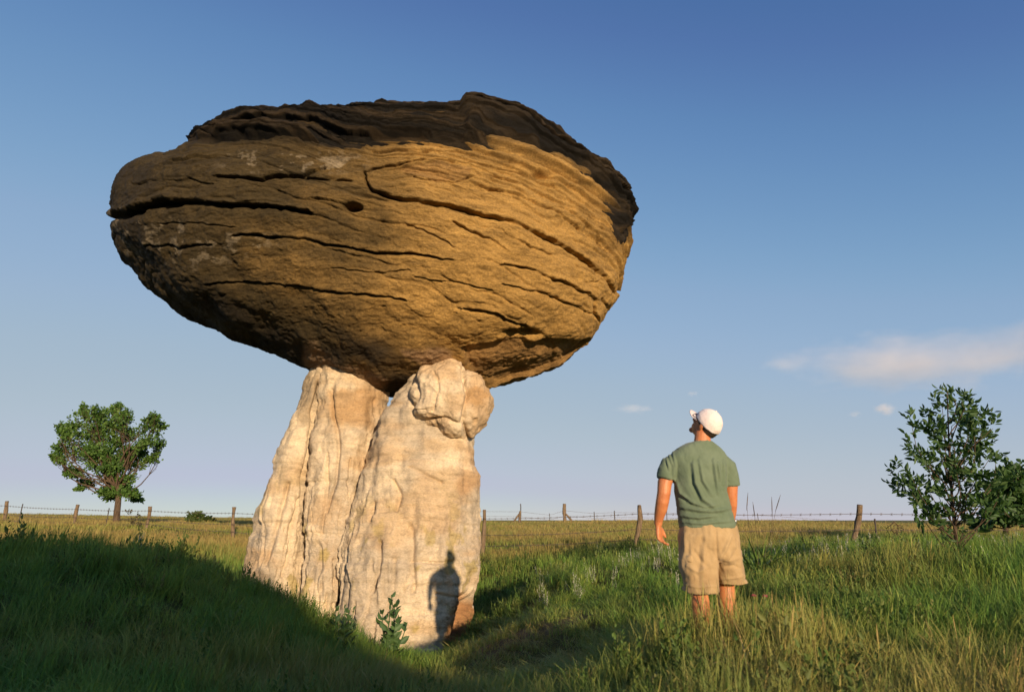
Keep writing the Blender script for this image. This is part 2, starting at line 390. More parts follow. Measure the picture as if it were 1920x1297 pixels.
FR = int((cp_ > -0.15).sum())
CRACKS += [([(250, 345), (330, 338), (410, 350)], 2.4, 0.05), ([(590, 372), (640, 380), (655, 386)], 3, 0.07), ([(300, 420), (380, 418), (440, 424)], 2.2, 0.04), ([(620, 505), (700, 512), (770, 508)], 2.4, 0.05), ([(760, 425), (810, 440), (850, 462)], 2.2, 0.05),
           ([(780, 520), (850, 528), (920, 540)], 2.4, 0.05), ([(900, 350), (970, 365), (1040, 395), (1090, 430)], 2.6, 0.07), ([(880, 300), (960, 318), (1040, 350), (1100, 390), (1130, 430)], 2.6, 0.08), ([(900, 325), (980, 345), (1060, 385), (1120, 440), (1150, 490)], 2.6, 0.07), ([(700, 280), (780, 283), (880, 285), (960, 300)], 2.6, 0.07), ([(640, 300), (720, 298), (780, 293)], 2.2, 0.05)]
Pf = P[:FR]; jig = np.stack([noise(Pf*3.0, 31)*3.0+noise(Pf*9.0, 34)*1.6, noise(Pf*3.1+9, 32)*3.4+noise(Pf*10.0+3, 35)*2.0], -1)
wv = (1+0.45*noise(Pf*2.3, 33)+0.30*noise(Pf*7.0, 36)); brk = sstep(-0.75, 0.1, noise(Pf*1.9, 37))
for pts, hw, dep in CRACKS:
    pts = np.array(pts, float); lo_, hi_ = pts.min(0)-60, pts.max(0)+60
    sel = ((px[:FR] > lo_) & (px[:FR] < hi_)).all(-1)
    d = np.full(sel.shape, 1e3); t = np.zeros(sel.shape); side = np.ones(sel.shape); d[sel], t[sel], side[sel] = poly_dist((px[:FR]+jig)[sel], pts)
    w = hw*0.47*(0.30+0.65*np.sin(np.clip(t, 0.04, 0.97)*math.pi)**0.6)*wv+0.6
    g = np.where(side < 0, np.exp(-(d/(w*0.8))**4), np.exp(-(d/(w*1.25))**1.5))*(0.22+0.78*brk)
    up = np.where(side < 0, 1.0, 0.0)                 # the bed above overhangs the joint
    lip = np.exp(-np.abs(d-w*2.2)/(w*1.6))*up*0.20*dep
    disp[:FR] -= dep*g-lip*sstep(0.1, 0.35, cp_[:FR])[:, None]
hole = np.hypot((px[..., 0]-662)/15, (px[..., 1]-389)/7); disp -= np.where(front, 0.38*np.exp(-hole**4), 0)
hole = np.hypot((px[..., 0]-975)/34, (px[..., 1]-625)/10); disp -= np.where(front, 0.22*np.exp(-hole**3)*(0.7+0.6*noise(P*5, 41)), 0)
hole = np.hypot((px[..., 0]-1020)/24, (px[..., 1]-327)/7); disp -= np.where(front, 0.16*np.exp(-hole**3), 0)
# spalled hollow low on the right
sp = signed_poly(px, [(860, 655), (900, 640), (950, 632), (1010, 640), (1060, 632), (1110, 640), (1075, 690), (980, 720), (880, 722)])+8*noise(P*2.5, 42)
disp -= np.where(front, 0.13*sstep(-2, 10, sp), 0)
# shallow scar, slabs fallen off upper middle
sp2 = signed_poly(px, [(740, 318), (820, 304), (885, 315), (880, 338), (820, 342), (770, 330)])+3*noise(P*4, 43)
disp -= np.where(front, 0.05*sstep(-1, 4, sp2), 0)
edge = sstep(0.0, 0.03, psi)[:, None]
Pc = P+N*(disp*edge)[..., None]
V, F = rings(Pc, cap=False)
V = np.r_[V, [Pc[0].mean(0)], [Pc[-1].mean(0)]]; n0 = NS*NP_
tri = [(n0, int((j+1) % NP_), int(j)) for j in range(NP_)]+[(n0+1, int((NS-1)*NP_+j), int((NS-1)*NP_+(j+1) % NP_)) for j in range(NP_)]
F = np.r_[F, np.array([(a, b_, c_, c_) for a, b_, c_ in tri])] if False else F
def full(a): return np.r_[a.reshape(n0, *a.shape[2:]), [a[0].mean(0)], [a[-1].mean(0)]]
me = mesh_from('cap', V, [tuple(f) for f in F.tolist()]+tri)
# stone colour: iron varnish mixed with painted shade on the left and lower left, golden fresh sandstone, pale scars
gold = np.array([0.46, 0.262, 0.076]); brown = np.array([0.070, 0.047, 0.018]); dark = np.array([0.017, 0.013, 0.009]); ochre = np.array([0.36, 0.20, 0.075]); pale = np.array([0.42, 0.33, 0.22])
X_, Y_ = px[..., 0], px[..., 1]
varn_shade = sstep(0.0, 1.0, (950-X_)/480+0.20*fbm(P*0.8, 4, 51)+0.18*(layers(b, 0.2, 5))*0.5)  # darkens to the left: part varnish, part shade put into the colour
colr = gold+(brown-gold)*varn_shade[..., None]
low = sstep(0.0, 1.0, (Y_-(545+0.25*(X_-420)))/90+0.5*fbm(P*1.1, 4, 52))*sstep(1000, 760, X_)  # shade of the underside, painted in along its slanting terminator
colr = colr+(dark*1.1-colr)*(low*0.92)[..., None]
lft = sstep(330, 210, X_+60*fbm(P*1.2, 3, 53)); colr = colr+(dark*1.3-colr)*(lft*0.7)[..., None]  # left rim darkened further, its shade included in the colour
near = sstep(-14, 6, dcr)*0.8+0.28*sstep(0.1, 0.7, fbm(P*np.array([1.0, 1.0, 4.0]), 3, 54))*sstep(-120, -10, dcr)
colr = colr+(dark-colr)*np.clip(near, 0, 0.95)[..., None]
colr = colr+(ochre-colr)*(sstep(-2, 10, sp)*0.8)[..., None]
colr = colr+(ochre*0.95-colr)*(sstep(-1, 4, sp2)*0.6)[..., None]
und = signed_poly(px, [(560, 640), (590, 640), (640, 672), (700, 690), (735, 712), (720, 735), (660, 715), (600, 700), (570, 690)])+10*fbm(P*2, 3, 55)
colr = colr+(np.array([0.33, 0.21, 0.12])-colr)*(sstep(-3, 14, und)*0.7)[..., None]
und = signed_poly(px, [(755, 655), (810, 645), (850, 660), (870, 690), (800, 690), (765, 680)])+8*fbm(P*2, 3, 56)
colr = colr+(np.array([0.36, 0.22, 0.12])-colr)*(sstep(-3, 10, und)*0.8)[..., None]
lich = sstep(0.42, 0.62, fbm(P*np.array([5., 5., 7.]), 4, 57, 0.65))*(sstep(60, 5, np.abs(Y_-(0.12*(X_-250)+440)))*sstep(520, 300, X_)+0.8*sstep(28, 4, np.abs(Y_-308))*sstep(720, 600, X_)*sstep(400, 470, X_)+0.5*sstep(30, 3, np.abs(Y_-455))*sstep(560, 420, X_)*sstep(330, 360, X_))
colr = colr+(pale*0.8-colr)*np.clip(lich, 0, 0.45)[..., None]
pl = signed_poly(px, [(580, 300), (620, 294), (685, 293), (660, 305), (640, 318), (610, 308)])+4*fbm(P*3, 3, 58)
colr = colr+(pale-colr)*(sstep(0, 4, pl)*0.5)[..., None]
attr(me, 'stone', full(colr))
def stone_mat(name, vs_, grain=1.0, scratches=0.0, mott=1.0):
    m = Mat(name, 0.88, 0.25); a = m.attr('stone').outputs['Color']
    c = m.coords(vs_); n1 = m.noise(c, 3.0, 8, 0.65, 0.3); n2 = m.noise(m.coords((1, 1, 1.8)), 26, 6, 0.7); n3 = m.noise(m.coords((1, 1, 1.6)), 70, 3, 0.6)
    f = m.ramp(n1, [(0.28, 1-0.48*mott), (0.5, 1.0), (0.75, 1+0.38*mott)]); f2 = m.ramp(n2, [(0.3, 1-0.38*mott), (0.52, 1.0), (0.75, 1+0.4*mott)])
    col = m.mix(1.0, m.mix(1.0, a, f, 'MULTIPLY'), f2, 'MULTIPLY')
    nr = m.bump(n1, 0.6*grain, 0.12); nr = m.bump(n2, 1.0*grain, 0.07, nr); nr = m.bump(n3, 1.0*grain, 0.03, nr)
    if scratches:
        w = m.noise(m.coords(), 3.0, 2, 0.5); v = m.n('ShaderNodeTexVoronoi', feature='DISTANCE_TO_EDGE')
        mp = m.n('ShaderNodeMixRGB'); mp.inputs[0].default_value = 0.08; cc = m.coords((1.3, 1.3, 0.85)); nz = m.n('ShaderNodeTexNoise'); nz.inputs['Scale'].default_value = 9
        m.l(cc, nz.inputs['Vector']); m.l(cc, mp.inputs[1]); m.l(nz.outputs['Color'], mp.inputs[2]); m.l(mp.outputs[0], v.inputs['Vector']); v.inputs['Scale'].default_value = 9.0
        g = m.ramp(v.outputs['Distance'], [(0.0, 0.0), (0.05, 1.0)])
        msk = m.ramp(m.noise(m.coords(), 0.9, 2, 0.5), [(0.46, 1.0), (0.56, 0.0)])
        nr = m.bump(m.math('MAXIMUM', g, msk), scratches, 0.03, nr)
        col = m.mix(m.math('MULTIPLY', m.math('SUBTRACT', 1.0, m.math('MAXIMUM', g, msk)), 0.08), col, (0.16, 0.11, 0.07))
    m.color(col).normal(nr); return m.m
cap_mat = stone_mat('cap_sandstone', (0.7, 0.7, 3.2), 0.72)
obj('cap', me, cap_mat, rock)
# ---- dark platy crust lying over the cap
keep = (dcr > -16)
ext = [(300, 305), (335, 268), (400, 236), (480, 206), (600, 194), (760, 200), (866, 208), (878, 190), (950, 194), (1010, 214), (1100, 260), (1160, 312), (1192, 352), (1190, 392), (1172, 430)]
off = 0.14*sstep(-1, 5, dcr)-0.10*sstep(0, -12, dcr)
step = sstep(-6, 6, X_-868-6*noise(P*3, 61))*sstep(1100, 960, X_)            # the upper slab that stops short with a square end
off = off+0.19*step*sstep(8, 26, dcr)+0.08*sstep(1000, 1130, X_)*sstep(2, 14, dcr)
lay2 = 0.030*layers(b, 0.17, 7)+0.040*layers(b+0.03, 0.075, 8)+0.035*layers(b+0.4, 0.36, 9)+0.025*layers(b, 0.045, 10)
rough = 0.035*fbm(P*np.array([1.6, 1.6, 3.0]), 3, 62)+0.030*fbm(P*np.array([6., 6., 14.]), 3, 63)
lump = lump*0.4
lumps = sstep(1000, 1120, X_)*0.06*fbm(P*3.0, 3, 64)
Pk = P+N*((off+lump+(rough+lumps)*sstep(-3, 8, dcr)))[..., None]+Nh*(lay2*2.3*sstep(-3, 8, dcr))[..., None]
idx = -np.ones((NS, NP_), np.int64); idx[keep] = np.arange(keep.sum())
q = np.stack([idx[:-1], np.roll(idx, -1, 1)[:-1], np.roll(idx, -1, 1)[1:], idx[1:]], -1).reshape(-1, 4)
q = q[(q >= 0).all(1)]
me = mesh_from('crust', Pk[keep], q)
cc = dark+(np.array([0.055, 0.038, 0.022])-dark)*sstep(-0.2, 0.7, fbm(P*np.array([1.2, 1.2, 4.0]), 4, 65))[..., None]
edgec = sstep(0.35, 0.9, layers(b+0.03, 0.075, 8))*0.5; cc = cc+(np.array([0.12, 0.078, 0.04])-cc)*edgec[..., None]  # ledge edges painted lighter, as highlights
attr(me, 'stone', cc[keep])
obj('crust', me, stone_mat('dark_crust', (0.5, 0.5, 9.0), 1.3), rock, label='dark flaky crust over the top of the cap')
# ---- pillars
def pillar(name, rows, Yc, depth, seed, mat, cracks=(), ex=2.4, lean=0.0, n=420, m_=420, back=1.0, ridges=None, stain_shade=None):
    rows = np.array(rows, float); y = np.linspace(rows[0, 0], rows[-1, 0], n)
    # smooth interpolation of the seen edges
    def sm(k):
        r = np.interp(y, rows[:, 0], rows[:, k]); w = np.hanning(41); w /= w.sum(); e = np.r_[2*r[0]-r[20:0:-1], r, 2*r[-1]-r[-2:-22:-1]]
        return np.convolve(e, w, 'valid')
    xl, xr = sm(1), sm(2); t = np.linspace(0, 1, n)
    Yr = Yc+lean*(1-t)
    Lp, Rp = at(xl, y, Yr), at(xr, y, Yr); c = (Lp+Rp)/2; hw = (Rp-Lp)[:, 0]/2
    dp = np.interp(t, np.linspace(0, 1, len(depth)), depth)
    a = np.arange(m_)*2*math.pi/m_; ca, sa = np.cos(a), np.sin(a)
    cc_ = np.sign(ca)*abs(ca)**(2/ex); ss_ = np.sign(sa)*abs(sa)**(2/ex)
    P = np.zeros((n, m_, 3)); P[..., 0] = c[:, None, 0]+hw[:, None]*0.985*cc_; P[..., 1] = c[:, None, 1]-np.where(ss_ > 0, dp[:, None]*ss_, back*dp[:, None]*ss_); P[..., 2] = c[:, None, 2]
    N = grid_normals(P)
    if (N[n//2]*(P[n//2]-c[n//2])).sum() < 0: N = -N
    px = proj(P)
    d = 0.09*fbm(P*np.array([0.9, 0.9, 0.45]), 3, seed)+0.06*fbm(P*np.array([2.4, 2.4, 0.8]), 3, seed+1)
    flute = fbm(np.stack([P[..., 0]*3.4+0.5*fbm(P*0.8, 2, seed+7), P[..., 1]*3.4, P[..., 2]*0.55], -1), 3, seed+2)
    d += 0.075*flute*(0.35+0.65*sstep(0.25, 0.8, t))[:, None]
    d -= 0.12*sstep(0.25, 0.50, flute)*sstep(0.30, 0.8, t)[:, None]
    scr = fbm(np.stack([P[..., 0]*9, P[..., 1]*9, P[..., 2]*7], -1), 2, seed+20); d -= 0.022*sstep(0.86, 1.0, 1-np.abs(scr))*sstep(-0.1, 0.3, noise(P*0.9, seed+21))*sstep(0.25, 0.5, t)[:, None]   # scratched initials, long since blurred
    bb = P[..., 2]+0.05*P[..., 0]+0.10*fbm(P*0.7, 2, seed+3)
    d += 0.018*layers(bb, 0.10, seed)+0.020*layers(bb, 0.27, seed+1)+0.05*np.minimum(0, fbm(P*np.array([1.5, 1.5, 0.9]), 3, seed+12)+0.15)
    d += 0.013*fbm(P*np.array([7., 7., 9.]), 3, seed+4)
    for pts, hwid, dep in cracks:
        jig = np.stack([noise(P*3.0, seed+5)*3.5, noise(P*3.1+9, seed+6)*3.0], -1)
        dd, tt, _ = poly_dist(px+jig, np.array(pts, float))
        w = hwid*(0.5+0.5*np.sin(np.clip(tt, 0.05, 0.95)*math.pi)**0.6)
        d -= np.where(ss_ > -0.1, dep*np.exp(-(dd/w)**2), 0)
    if ridges is not None: d += ridges(px, P, ss_)
    P2 = P+N*d[..., None]
    V, F = rings(P2); me = mesh_from(name, V, F)
    cream = np.array([0.72, 0.56, 0.375]); grey = np.array([0.53, 0.42, 0.30]); tan = np.array([0.50, 0.31, 0.15]); rust = np.array([0.44, 0.20, 0.075]); lichen = np.array([0.38, 0.28, 0.06])
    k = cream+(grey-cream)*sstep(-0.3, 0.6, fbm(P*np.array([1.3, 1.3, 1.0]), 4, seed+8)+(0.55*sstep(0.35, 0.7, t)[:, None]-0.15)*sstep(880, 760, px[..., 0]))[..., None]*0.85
    k = k+(tan-k)*(sstep(0.0, 0.7, fbm(P*np.array([0.8, 0.8, 2.2]), 4, seed+9))*0.5)[..., None]
    k = k+(lichen-k)*(sstep(0.45, 0.75, fbm(P*np.array([3.0, 3.0, 2.2]), 4, seed+10))*0.6*sstep(0.3, 0.6, t)[:, None])[..., None]
    if stain_shade is not None:
        for pts, cl_, s_ in stain_shade:
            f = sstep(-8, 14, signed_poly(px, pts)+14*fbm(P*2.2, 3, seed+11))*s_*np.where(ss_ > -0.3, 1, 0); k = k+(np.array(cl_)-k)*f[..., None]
    k = np.r_[k.reshape(-1, 3), [k[0].mean(0)], [k[-1].mean(0)]]
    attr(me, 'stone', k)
    return obj(name, me, mat, rock)
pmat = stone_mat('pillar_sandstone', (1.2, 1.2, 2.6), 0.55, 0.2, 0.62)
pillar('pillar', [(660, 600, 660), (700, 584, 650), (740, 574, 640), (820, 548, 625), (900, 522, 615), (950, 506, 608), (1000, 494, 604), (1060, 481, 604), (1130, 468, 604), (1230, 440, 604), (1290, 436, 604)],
       13.0, [0.7, 0.95, 1.15, 1.35, 1.5], 100, pmat, lean=-0.1,
       cracks=[([(598, 720), (596, 780), (588, 840), (578, 900), (582, 960), (590, 1010), (588, 1060)], 11, 0.34), ([(540, 905), (520, 980), (500, 1060)], 6, 0.10), ([(560, 935), (545, 1000), (530, 1080)], 5, 0.09)], stain_shade=[([(540, 690), (600, 690), (590, 800), (560, 800)], (0.26, 0.18, 0.10), 0.6)])  # dark tone at the lobe's top is the cap's shade, painted on
pillar('pillar', [(655, 606, 735), (700, 604, 724), (740, 603, 718), (765, 602, 716), (800, 598, 718), (850, 592, 712), (900, 588, 700), (950, 586, 690), (1000, 583, 680), (1070, 578, 672), (1130, 572, 670), (1230, 566, 670), (1290, 560, 670)],
       12.6, [0.75, 0.85, 0.95, 1.05, 1.2, 1.3], 200, pmat, lean=0.1,
       cracks=[([(618, 730), (625, 790), (638, 830), (630, 900), (612, 960)], 4, 0.09), ([(612, 850), (612, 930), (600, 1000)], 3.5, 0.07), ([(660, 860), (650, 930)], 3, 0.05)],
       stain_shade=[([(608, 728), (722, 735), (705, 800), (625, 800), (608, 770)], (0.46, 0.27, 0.12), 0.75)])
pillar('pillar', [(690, 778, 880), (720, 768, 885), (748, 748, 888), (780, 726, 888), (830, 706, 888), (870, 690, 890), (900, 680, 895), (960, 662, 902), (1010, 648, 904), (1080, 640, 902), (1130, 640, 897), (1180, 650, 888), (1240, 655, 878), (1300, 660, 870)],
       12.05, [0.7, 0.85, 1.0, 1.1, 1.2, 1.25, 1.2], 300, pmat, lean=0.25, ex=2.9,
       cracks=[([(738, 900), (750, 925), (742, 955)], 4.5, 0.10), ([(696, 940), (692, 975)], 5, 0.12), ([(766, 980), (772, 1030), (770, 1075), (752, 1120)], 5, 0.10), ([(716, 1015), (712, 1070), (700, 1110)], 5, 0.12),
               ([(742, 1050), (738, 1110), (730, 1140)], 4.5, 0.10), ([(775, 1060), (776, 1110)], 4, 0.09), ([(768, 876), (800, 890), (830, 905)], 3.2, 0.06), ([(770, 1052), (830, 1056), (850, 1050)], 3, 0.05), ([(820, 1112), (860, 1118)], 3, 0.05)],
       ridges=lambda px, P, ss: np.where(ss > -0.1, -0.34*sstep(0, 40, signed_poly(px, [(846, 1150), (862, 1110), (930, 1090), (930, 1300), (828, 1300), (830, 1225)])), 0),
       stain_shade=[([(846, 1150), (870, 1120), (920, 1120), (920, 1260), (825, 1260), (832, 1200)], (0.40, 0.19, 0.075), 0.9), ([(850, 835), (895, 835), (905, 920), (860, 930), (870, 880)], (0.45, 0.25, 0.11), 0.6), ([(780, 815), (880, 835), (870, 850), (800, 840)], (0.5, 0.33, 0.17), 0.6)])
# ---- the bulging block wedged under the cap
def nodule(name, outl, pole, Yc, D, seed, cracks=()):
    global OUT, POLE
    so, sp0 = OUT, POLE; OUT, POLE = np.array(outl, float), np.array(pole, float)
    n, m_ = 170, 340; ph = np.arange(m_)*2*math.pi/m_; rh = outline_radius(ph); rh = np.convolve(np.r_[rh[-6:], rh, rh[:6]], np.ones(13)/13, 'valid')
    O = at(POLE[0]+rh*np.cos(ph), POLE[1]+rh*np.sin(ph), Yc); c0 = at(POLE[0], POLE[1], Yc); OUT, POLE = so, sp0
    ps = np.linspace(0.01, math.pi-0.03, n); P = c0+np.sin(ps)[:, None, None]**0.85*(O-c0)*0.965; P[..., 1] -= (np.sign(np.cos(ps))*abs(np.cos(ps))**0.9*D)[:, None]
    N = grid_normals(P)
    if (N[n//3]*(P[n//3]-c0)).sum() < 0: N = -N
    px = proj(P)
    d = 0.07*fbm(P*1.6, 3, seed)+0.035*fbm(P*4.0, 3, seed+1)+0.014*fbm(P*12.0, 2, seed+3)
    # flat broken faces
    vv = noise(P*1.9, seed+2); d += 0.05*np.round(vv*2.2)/2.2+0.04*vv
    for pts, hw, dep in cracks:
        dd, tt, _ = poly_dist(px+np.stack([noise(P*4, seed+4)*3, noise(P*4+7, seed+5)*3], -1), np.array(pts, float)); d -= np.where((np.cos(ps) > -0.1)[:, None], dep*np.exp(-(dd/hw)**2), 0)
    V, F = rings(P+N*d[..., None]); me = mesh_from(name, V, F)
    cr = np.array([0.72, 0.555, 0.37]); ta = np.array([0.50, 0.30, 0.14])
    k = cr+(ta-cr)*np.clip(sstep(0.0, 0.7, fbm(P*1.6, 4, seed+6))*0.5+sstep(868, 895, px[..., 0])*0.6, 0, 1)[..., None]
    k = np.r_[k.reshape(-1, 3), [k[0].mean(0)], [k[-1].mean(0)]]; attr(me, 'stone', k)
    return obj(name, me, pmat, rock, label='bulging pale block wedged between pillar and cap')
nodule('nodule', [(764, 745), (770, 715), (790, 696), (818, 680), (850, 680), (880, 698), (905, 702), (920, 730), (925, 755), (916, 790), (900, 815), (885, 831), (840, 829), (800, 815), (782, 790), (775, 765)], (845, 755), 11.75, 0.75, 400,
       cracks=[([(775, 700), (785, 740), (778, 770)], 5, 0.08), ([(868, 690), (878, 740), (866, 790), (880, 828)], 5, 0.12), ([(800, 790), (835, 782), (860, 795)], 3.5, 0.07), ([(815, 700), (822, 735), (812, 770)], 3, 0.05)])

# ================================================================== unseen rock behind the camera, placed and shaped to cast the shadow over the left foreground
def boulder(name, c, ax, seed, label):
    n, m_ = 60, 120; ps = np.linspace(0.03, math.pi-0.03, n); a = np.arange(m_)*2*math.pi/m_
    D = np.stack([np.sin(ps)[:, None]*np.cos(a), np.sin(ps)[:, None]*np.sin(a), np.cos(ps)[:, None]+0*a], -1)
    D = np.sign(D)*abs(D)**0.75
    P = np.array(c)+D*np.array(ax); N = D/np.linalg.norm(D, axis=-1, keepdims=True)
    bb = P[..., 2]+0.1*P[..., 0]
    P = P+N*(0.35*fbm(P*0.5, 3, seed)+0.10*layers(bb, 0.3, seed)+0.06*fbm(P*2, 3, seed+1))[..., None]
    V, F = rings(P); me = mesh_from(name, V, F); attr(me, 'stone', np.tile([0.30, 0.19, 0.09], (len(V), 1)))
    return obj(name, me, cap_mat, label=label, cat='rock')
boulder('sandstone_boulder', (4.2, -29.2, 4.5), (9.2, 3.4, 4.7), 500, 'broad brown sandstone outcrop, unseen behind the viewpoint, placed to cast the long shadow over the grass')

# ================================================================== fences
m = Mat('weathered_wood', 0.9, 0.15); c = m.ocoords((1, 1, 0.12)); g = m.noise(c, 28, 6, 0.7); g2 = m.noise(m.ocoords(), 5, 3, 0.6)
m.color(m.mix(g2, m.ramp(g, [(0.3, (0.055, 0.038, 0.024)), (0.55, (0.20, 0.145, 0.095)), (0.8, (0.33, 0.26, 0.19))]), m.ramp(g, [(0.3, (0.09, 0.06, 0.035)), (0.7, (0.26, 0.17, 0.10))]))).normal(m.bump(g, 1.0, 0.03)); wood = m.m
m = Mat('rusty_wire', 0.6, 0.4); m.color(m.ramp(m.noise(m.coords(), 6, 3), [(0.3, (0.05, 0.035, 0.025)), (0.7, (0.16, 0.12, 0.10))])); wire_m = m.m
m = Mat('steel_post', 0.65, 0.4); m.color(m.ramp(m.noise(m.coords(), 9, 3), [(0.3, (0.035, 0.03, 0.025)), (0.7, (0.10, 0.07, 0.05))])); steel = m.m
def post_mesh(base, top, r, seed, kinks=0.03, m_=14):
    b, t = Vector(base), Vector(top); n = 11; path = []
    rg = random.Random(seed)
    k1 = Vector((rg.uniform(-1, 1), rg.uniform(-1, 1), 0))*kinks; k2 = Vector((rg.uniform(-1, 1), rg.uniform(-1, 1), 0))*kinks
    for i in range(n):
        f = i/(n-1); p = b.lerp(t, f)+k1*math.sin(f*math.pi)*2+k2*math.sin(f*2*math.pi)
        rr = r*(1.08-0.16*f)*(1+0.13*math.sin(7*f+seed)+0.12*rg.uniform(-1, 1)); path.append((p, (rr, rr*0.88)))
    V, F = limb(path, m_); V = np.array(V); V += 0.18*r*np.stack([noise(V*14, seed), noise(V*14+5, seed), 0.7*noise(V*11+9, seed)], -1)
    return mesh_from('post', V, F)
fence = thing('barbed_wire_fence', tuple(at(906, 1030, 20.3)), 'old barbed wire fence on crooked wooden posts running behind the rock and person', 'fence')
pts_t = []
lean_px = [(14, 1), (6, 0), (4, 0), (2, 0), (2, 0), (5, 0), (14, 0), (2, 0)]
for i, ((px_, t, b_, Y), (ln_, _)) in enumerate(zip(POSTS, lean_px)):
    base = A(px_-ln_*0.5, b_, Y); base.z = float(ground(base.x, Y))-0.35; top = A(px_+ln_*0.5, t, Y)
    obj('post', post_mesh(base, top, [0.072, 0.072, 0.068, 0.066, 0.064, 0.064, 0.064, 0.07][i], 40+i, 0.05 if i in (1, 6, 0) else 0.025), wood, fence)
    pts_t.append((base, top))
e0 = A(2120, 950, 14.0); pts_t.insert(0, (Vector((e0.x, 14.0, float(ground(e0.x, 14.0))-0.3)), e0)); obj('post', post_mesh(*pts_t[0], 0.08, 77), wood, fence)
e1 = A(-140, 935, 30.2); pts_t.append((Vector((e1.x, 30.2, float(ground(e1.x, 30.2))-0.3)), e1)); obj('post', post_mesh(*pts_t[-1], 0.08, 78), wood, fence)
for hgt in (0.80, 0.45, 0.22):
    mb = MB(); path = []
    for i in range(len(pts_t)-1):
        (b0, t0), (b1, t1) = pts_t[i], pts_t[i+1]
        g0, g1 = [Vector((t.x, t.y, float(ground(t.x, t.y)))) for t in (t0, t1)]
        h0, h1 = t0.z-g0.z, t1.z-g1.z
        a_, c_ = b0.lerp(t0, (0.35+h0*hgt)/(0.35+h0)), b1.lerp(t1, (0.35+h1*hgt)/(0.35+h1)); a_ = a_+Vector((0, -0.09, 0)); c_ = c_+Vector((0, -0.09, 0))
        for k in range(8):
            f = k/8; p_ = a_.lerp(c_, f); p_.z -= 0.05*4*f*(1-f)*(1 if hgt < 0.7 else 0.6); path.append((p_, 0.0065))
            if k % 1 == 0:
                for q in range(3):
                    pb = a_.lerp(c_, f+q/24); pb.z -= 0.05*4*(f+q/24)*(1-f-q/24)*(1 if hgt < 0.7 else 0.6)
                    mb.add(limb([(pb+Vector((-0.02, 0.01, -0.035)), 0.004), (pb+Vector((0.02, -0.01, 0.035)), 0.004)], 4)); mb.add(limb([(pb+Vector((0.02, 0.01, -0.03)), 0.004), (pb+Vector((-0.02, -0.01, 0.03)), 0.004)], 4))
    path.append((c_, 0.0065)); mb.add(limb(path, 5)); obj('wire', mb.mesh('wire'), wire_m, fence)
# thin steel stakes along the line
for px_, t, Y in [(43, 944, 28.2), (205, 952, 26.3), (1640, 972, 15.9)]:
    tp = A(px_, t, Y); tb = Vector((tp.x-0.04, Y, float(ground(tp.x, Y))-0.2)); mb = MB(); mb.add(limb([(tb, 0.022), (tb.lerp(tp, 0.5), 0.02), (tp, 0.02)], 6)); obj('stake', mb.mesh('stake'), steel, fence)
# second fence on the crest
f2 = thing('barbed_wire_fence', tuple(at(1057, 978, 46)), 'distant braced barbed wire fence along the crest of the pasture', 'fence')
crest = []
for px_, t, Y, r_, mt in [(760, 945, 48, 0.05, steel), (976, 944, 46, 0.035, steel), (1030, 962, 46, 0.03, steel), (1058, 944, 45.5, 0.13, wood), (1114, 959, 45.5, 0.03, steel), (1152, 957, 45, 0.035, steel), (1250, 958, 45, 0.03, steel), (1420, 962, 44.5, 0.03, steel), (1569, 972, 44, 0.03, steel)]:
    tp = A(px_, t, Y); tb = Vector((tp.x, Y, float(ground(tp.x, Y))-0.3)); crest.append((tb, tp))
    obj('post' if r_ > 0.1 else 'stake', post_mesh(tb, tp, r_, int(px_), 0.012, 8), mt, f2)
tb = A(976, 957, 45.9); obj('post', post_mesh(Vector((tb.x-0.1, 45.8, float(ground(tb.x, 46))-0.2)), tb, 0.08, 91, 0.02, 8), wood, f2)
obj('brace', post_mesh(A(963, 978, 45.9), A(974, 962, 45.9), 0.06, 92, 0.0, 8), wood, f2)
obj('brace', post_mesh(A(1073, 977, 45.4), A(1061, 963, 45.4), 0.08, 93, 0.0, 8), wood, f2)
for dz in (0.12, 0.45):
    mb = MB(); mb.add(limb([(Vector((t.x, t.y-0.05, min(t.z, float(ground(t.x, t.y))+1.05)-dz)), 0.010) for b_, t in crest], 4)); obj('wire', mb.mesh('wire'), wire_m, f2)

# ================================================================== trees and shrubs
def leaf_mat(name, cols, trans=0.35):
    m = Mat(name, 0.55, 0.35); a = m.attr('tone').outputs['Fac']
    col = m.ramp(a, [(0.0, cols[0]), (0.5, cols[1]), (1.0, cols[2])]); m.color(col)
    tr = m.n('ShaderNodeBsdfTranslucent'); m.l(m.mix(1.0, col, (1.1, 1.25, 0.5), 'MULTIPLY'), tr.inputs[0]); mx = m.n('ShaderNodeMixShader'); mx.inputs[0].default_value = trans
    m.l(m.b.outputs[0], mx.inputs[1]); m.l(tr.outputs[0], mx.inputs[2]); m.l(mx.outputs[0], m.out.inputs[0]); return m.m
green_leaf = leaf_mat('tree_leaf', [(0.040, 0.090, 0.018), (0.085, 0.165, 0.030), (0.14, 0.22, 0.045)])
dark_leaf = leaf_mat('dark_leaf', [(0.028, 0.066, 0.020), (0.060, 0.118, 0.032), (0.105, 0.165, 0.045)])
m = Mat('bark', 0.9, 0.1); g = m.noise(m.ocoords((1, 1, 0.2)), 20, 5); m.color(m.ramp(g, [(0.3, (0.035, 0.025, 0.017)), (0.7, (0.15, 0.10, 0.065))])).normal(m.bump(g, 0.9, 0.03)); bark = m.m
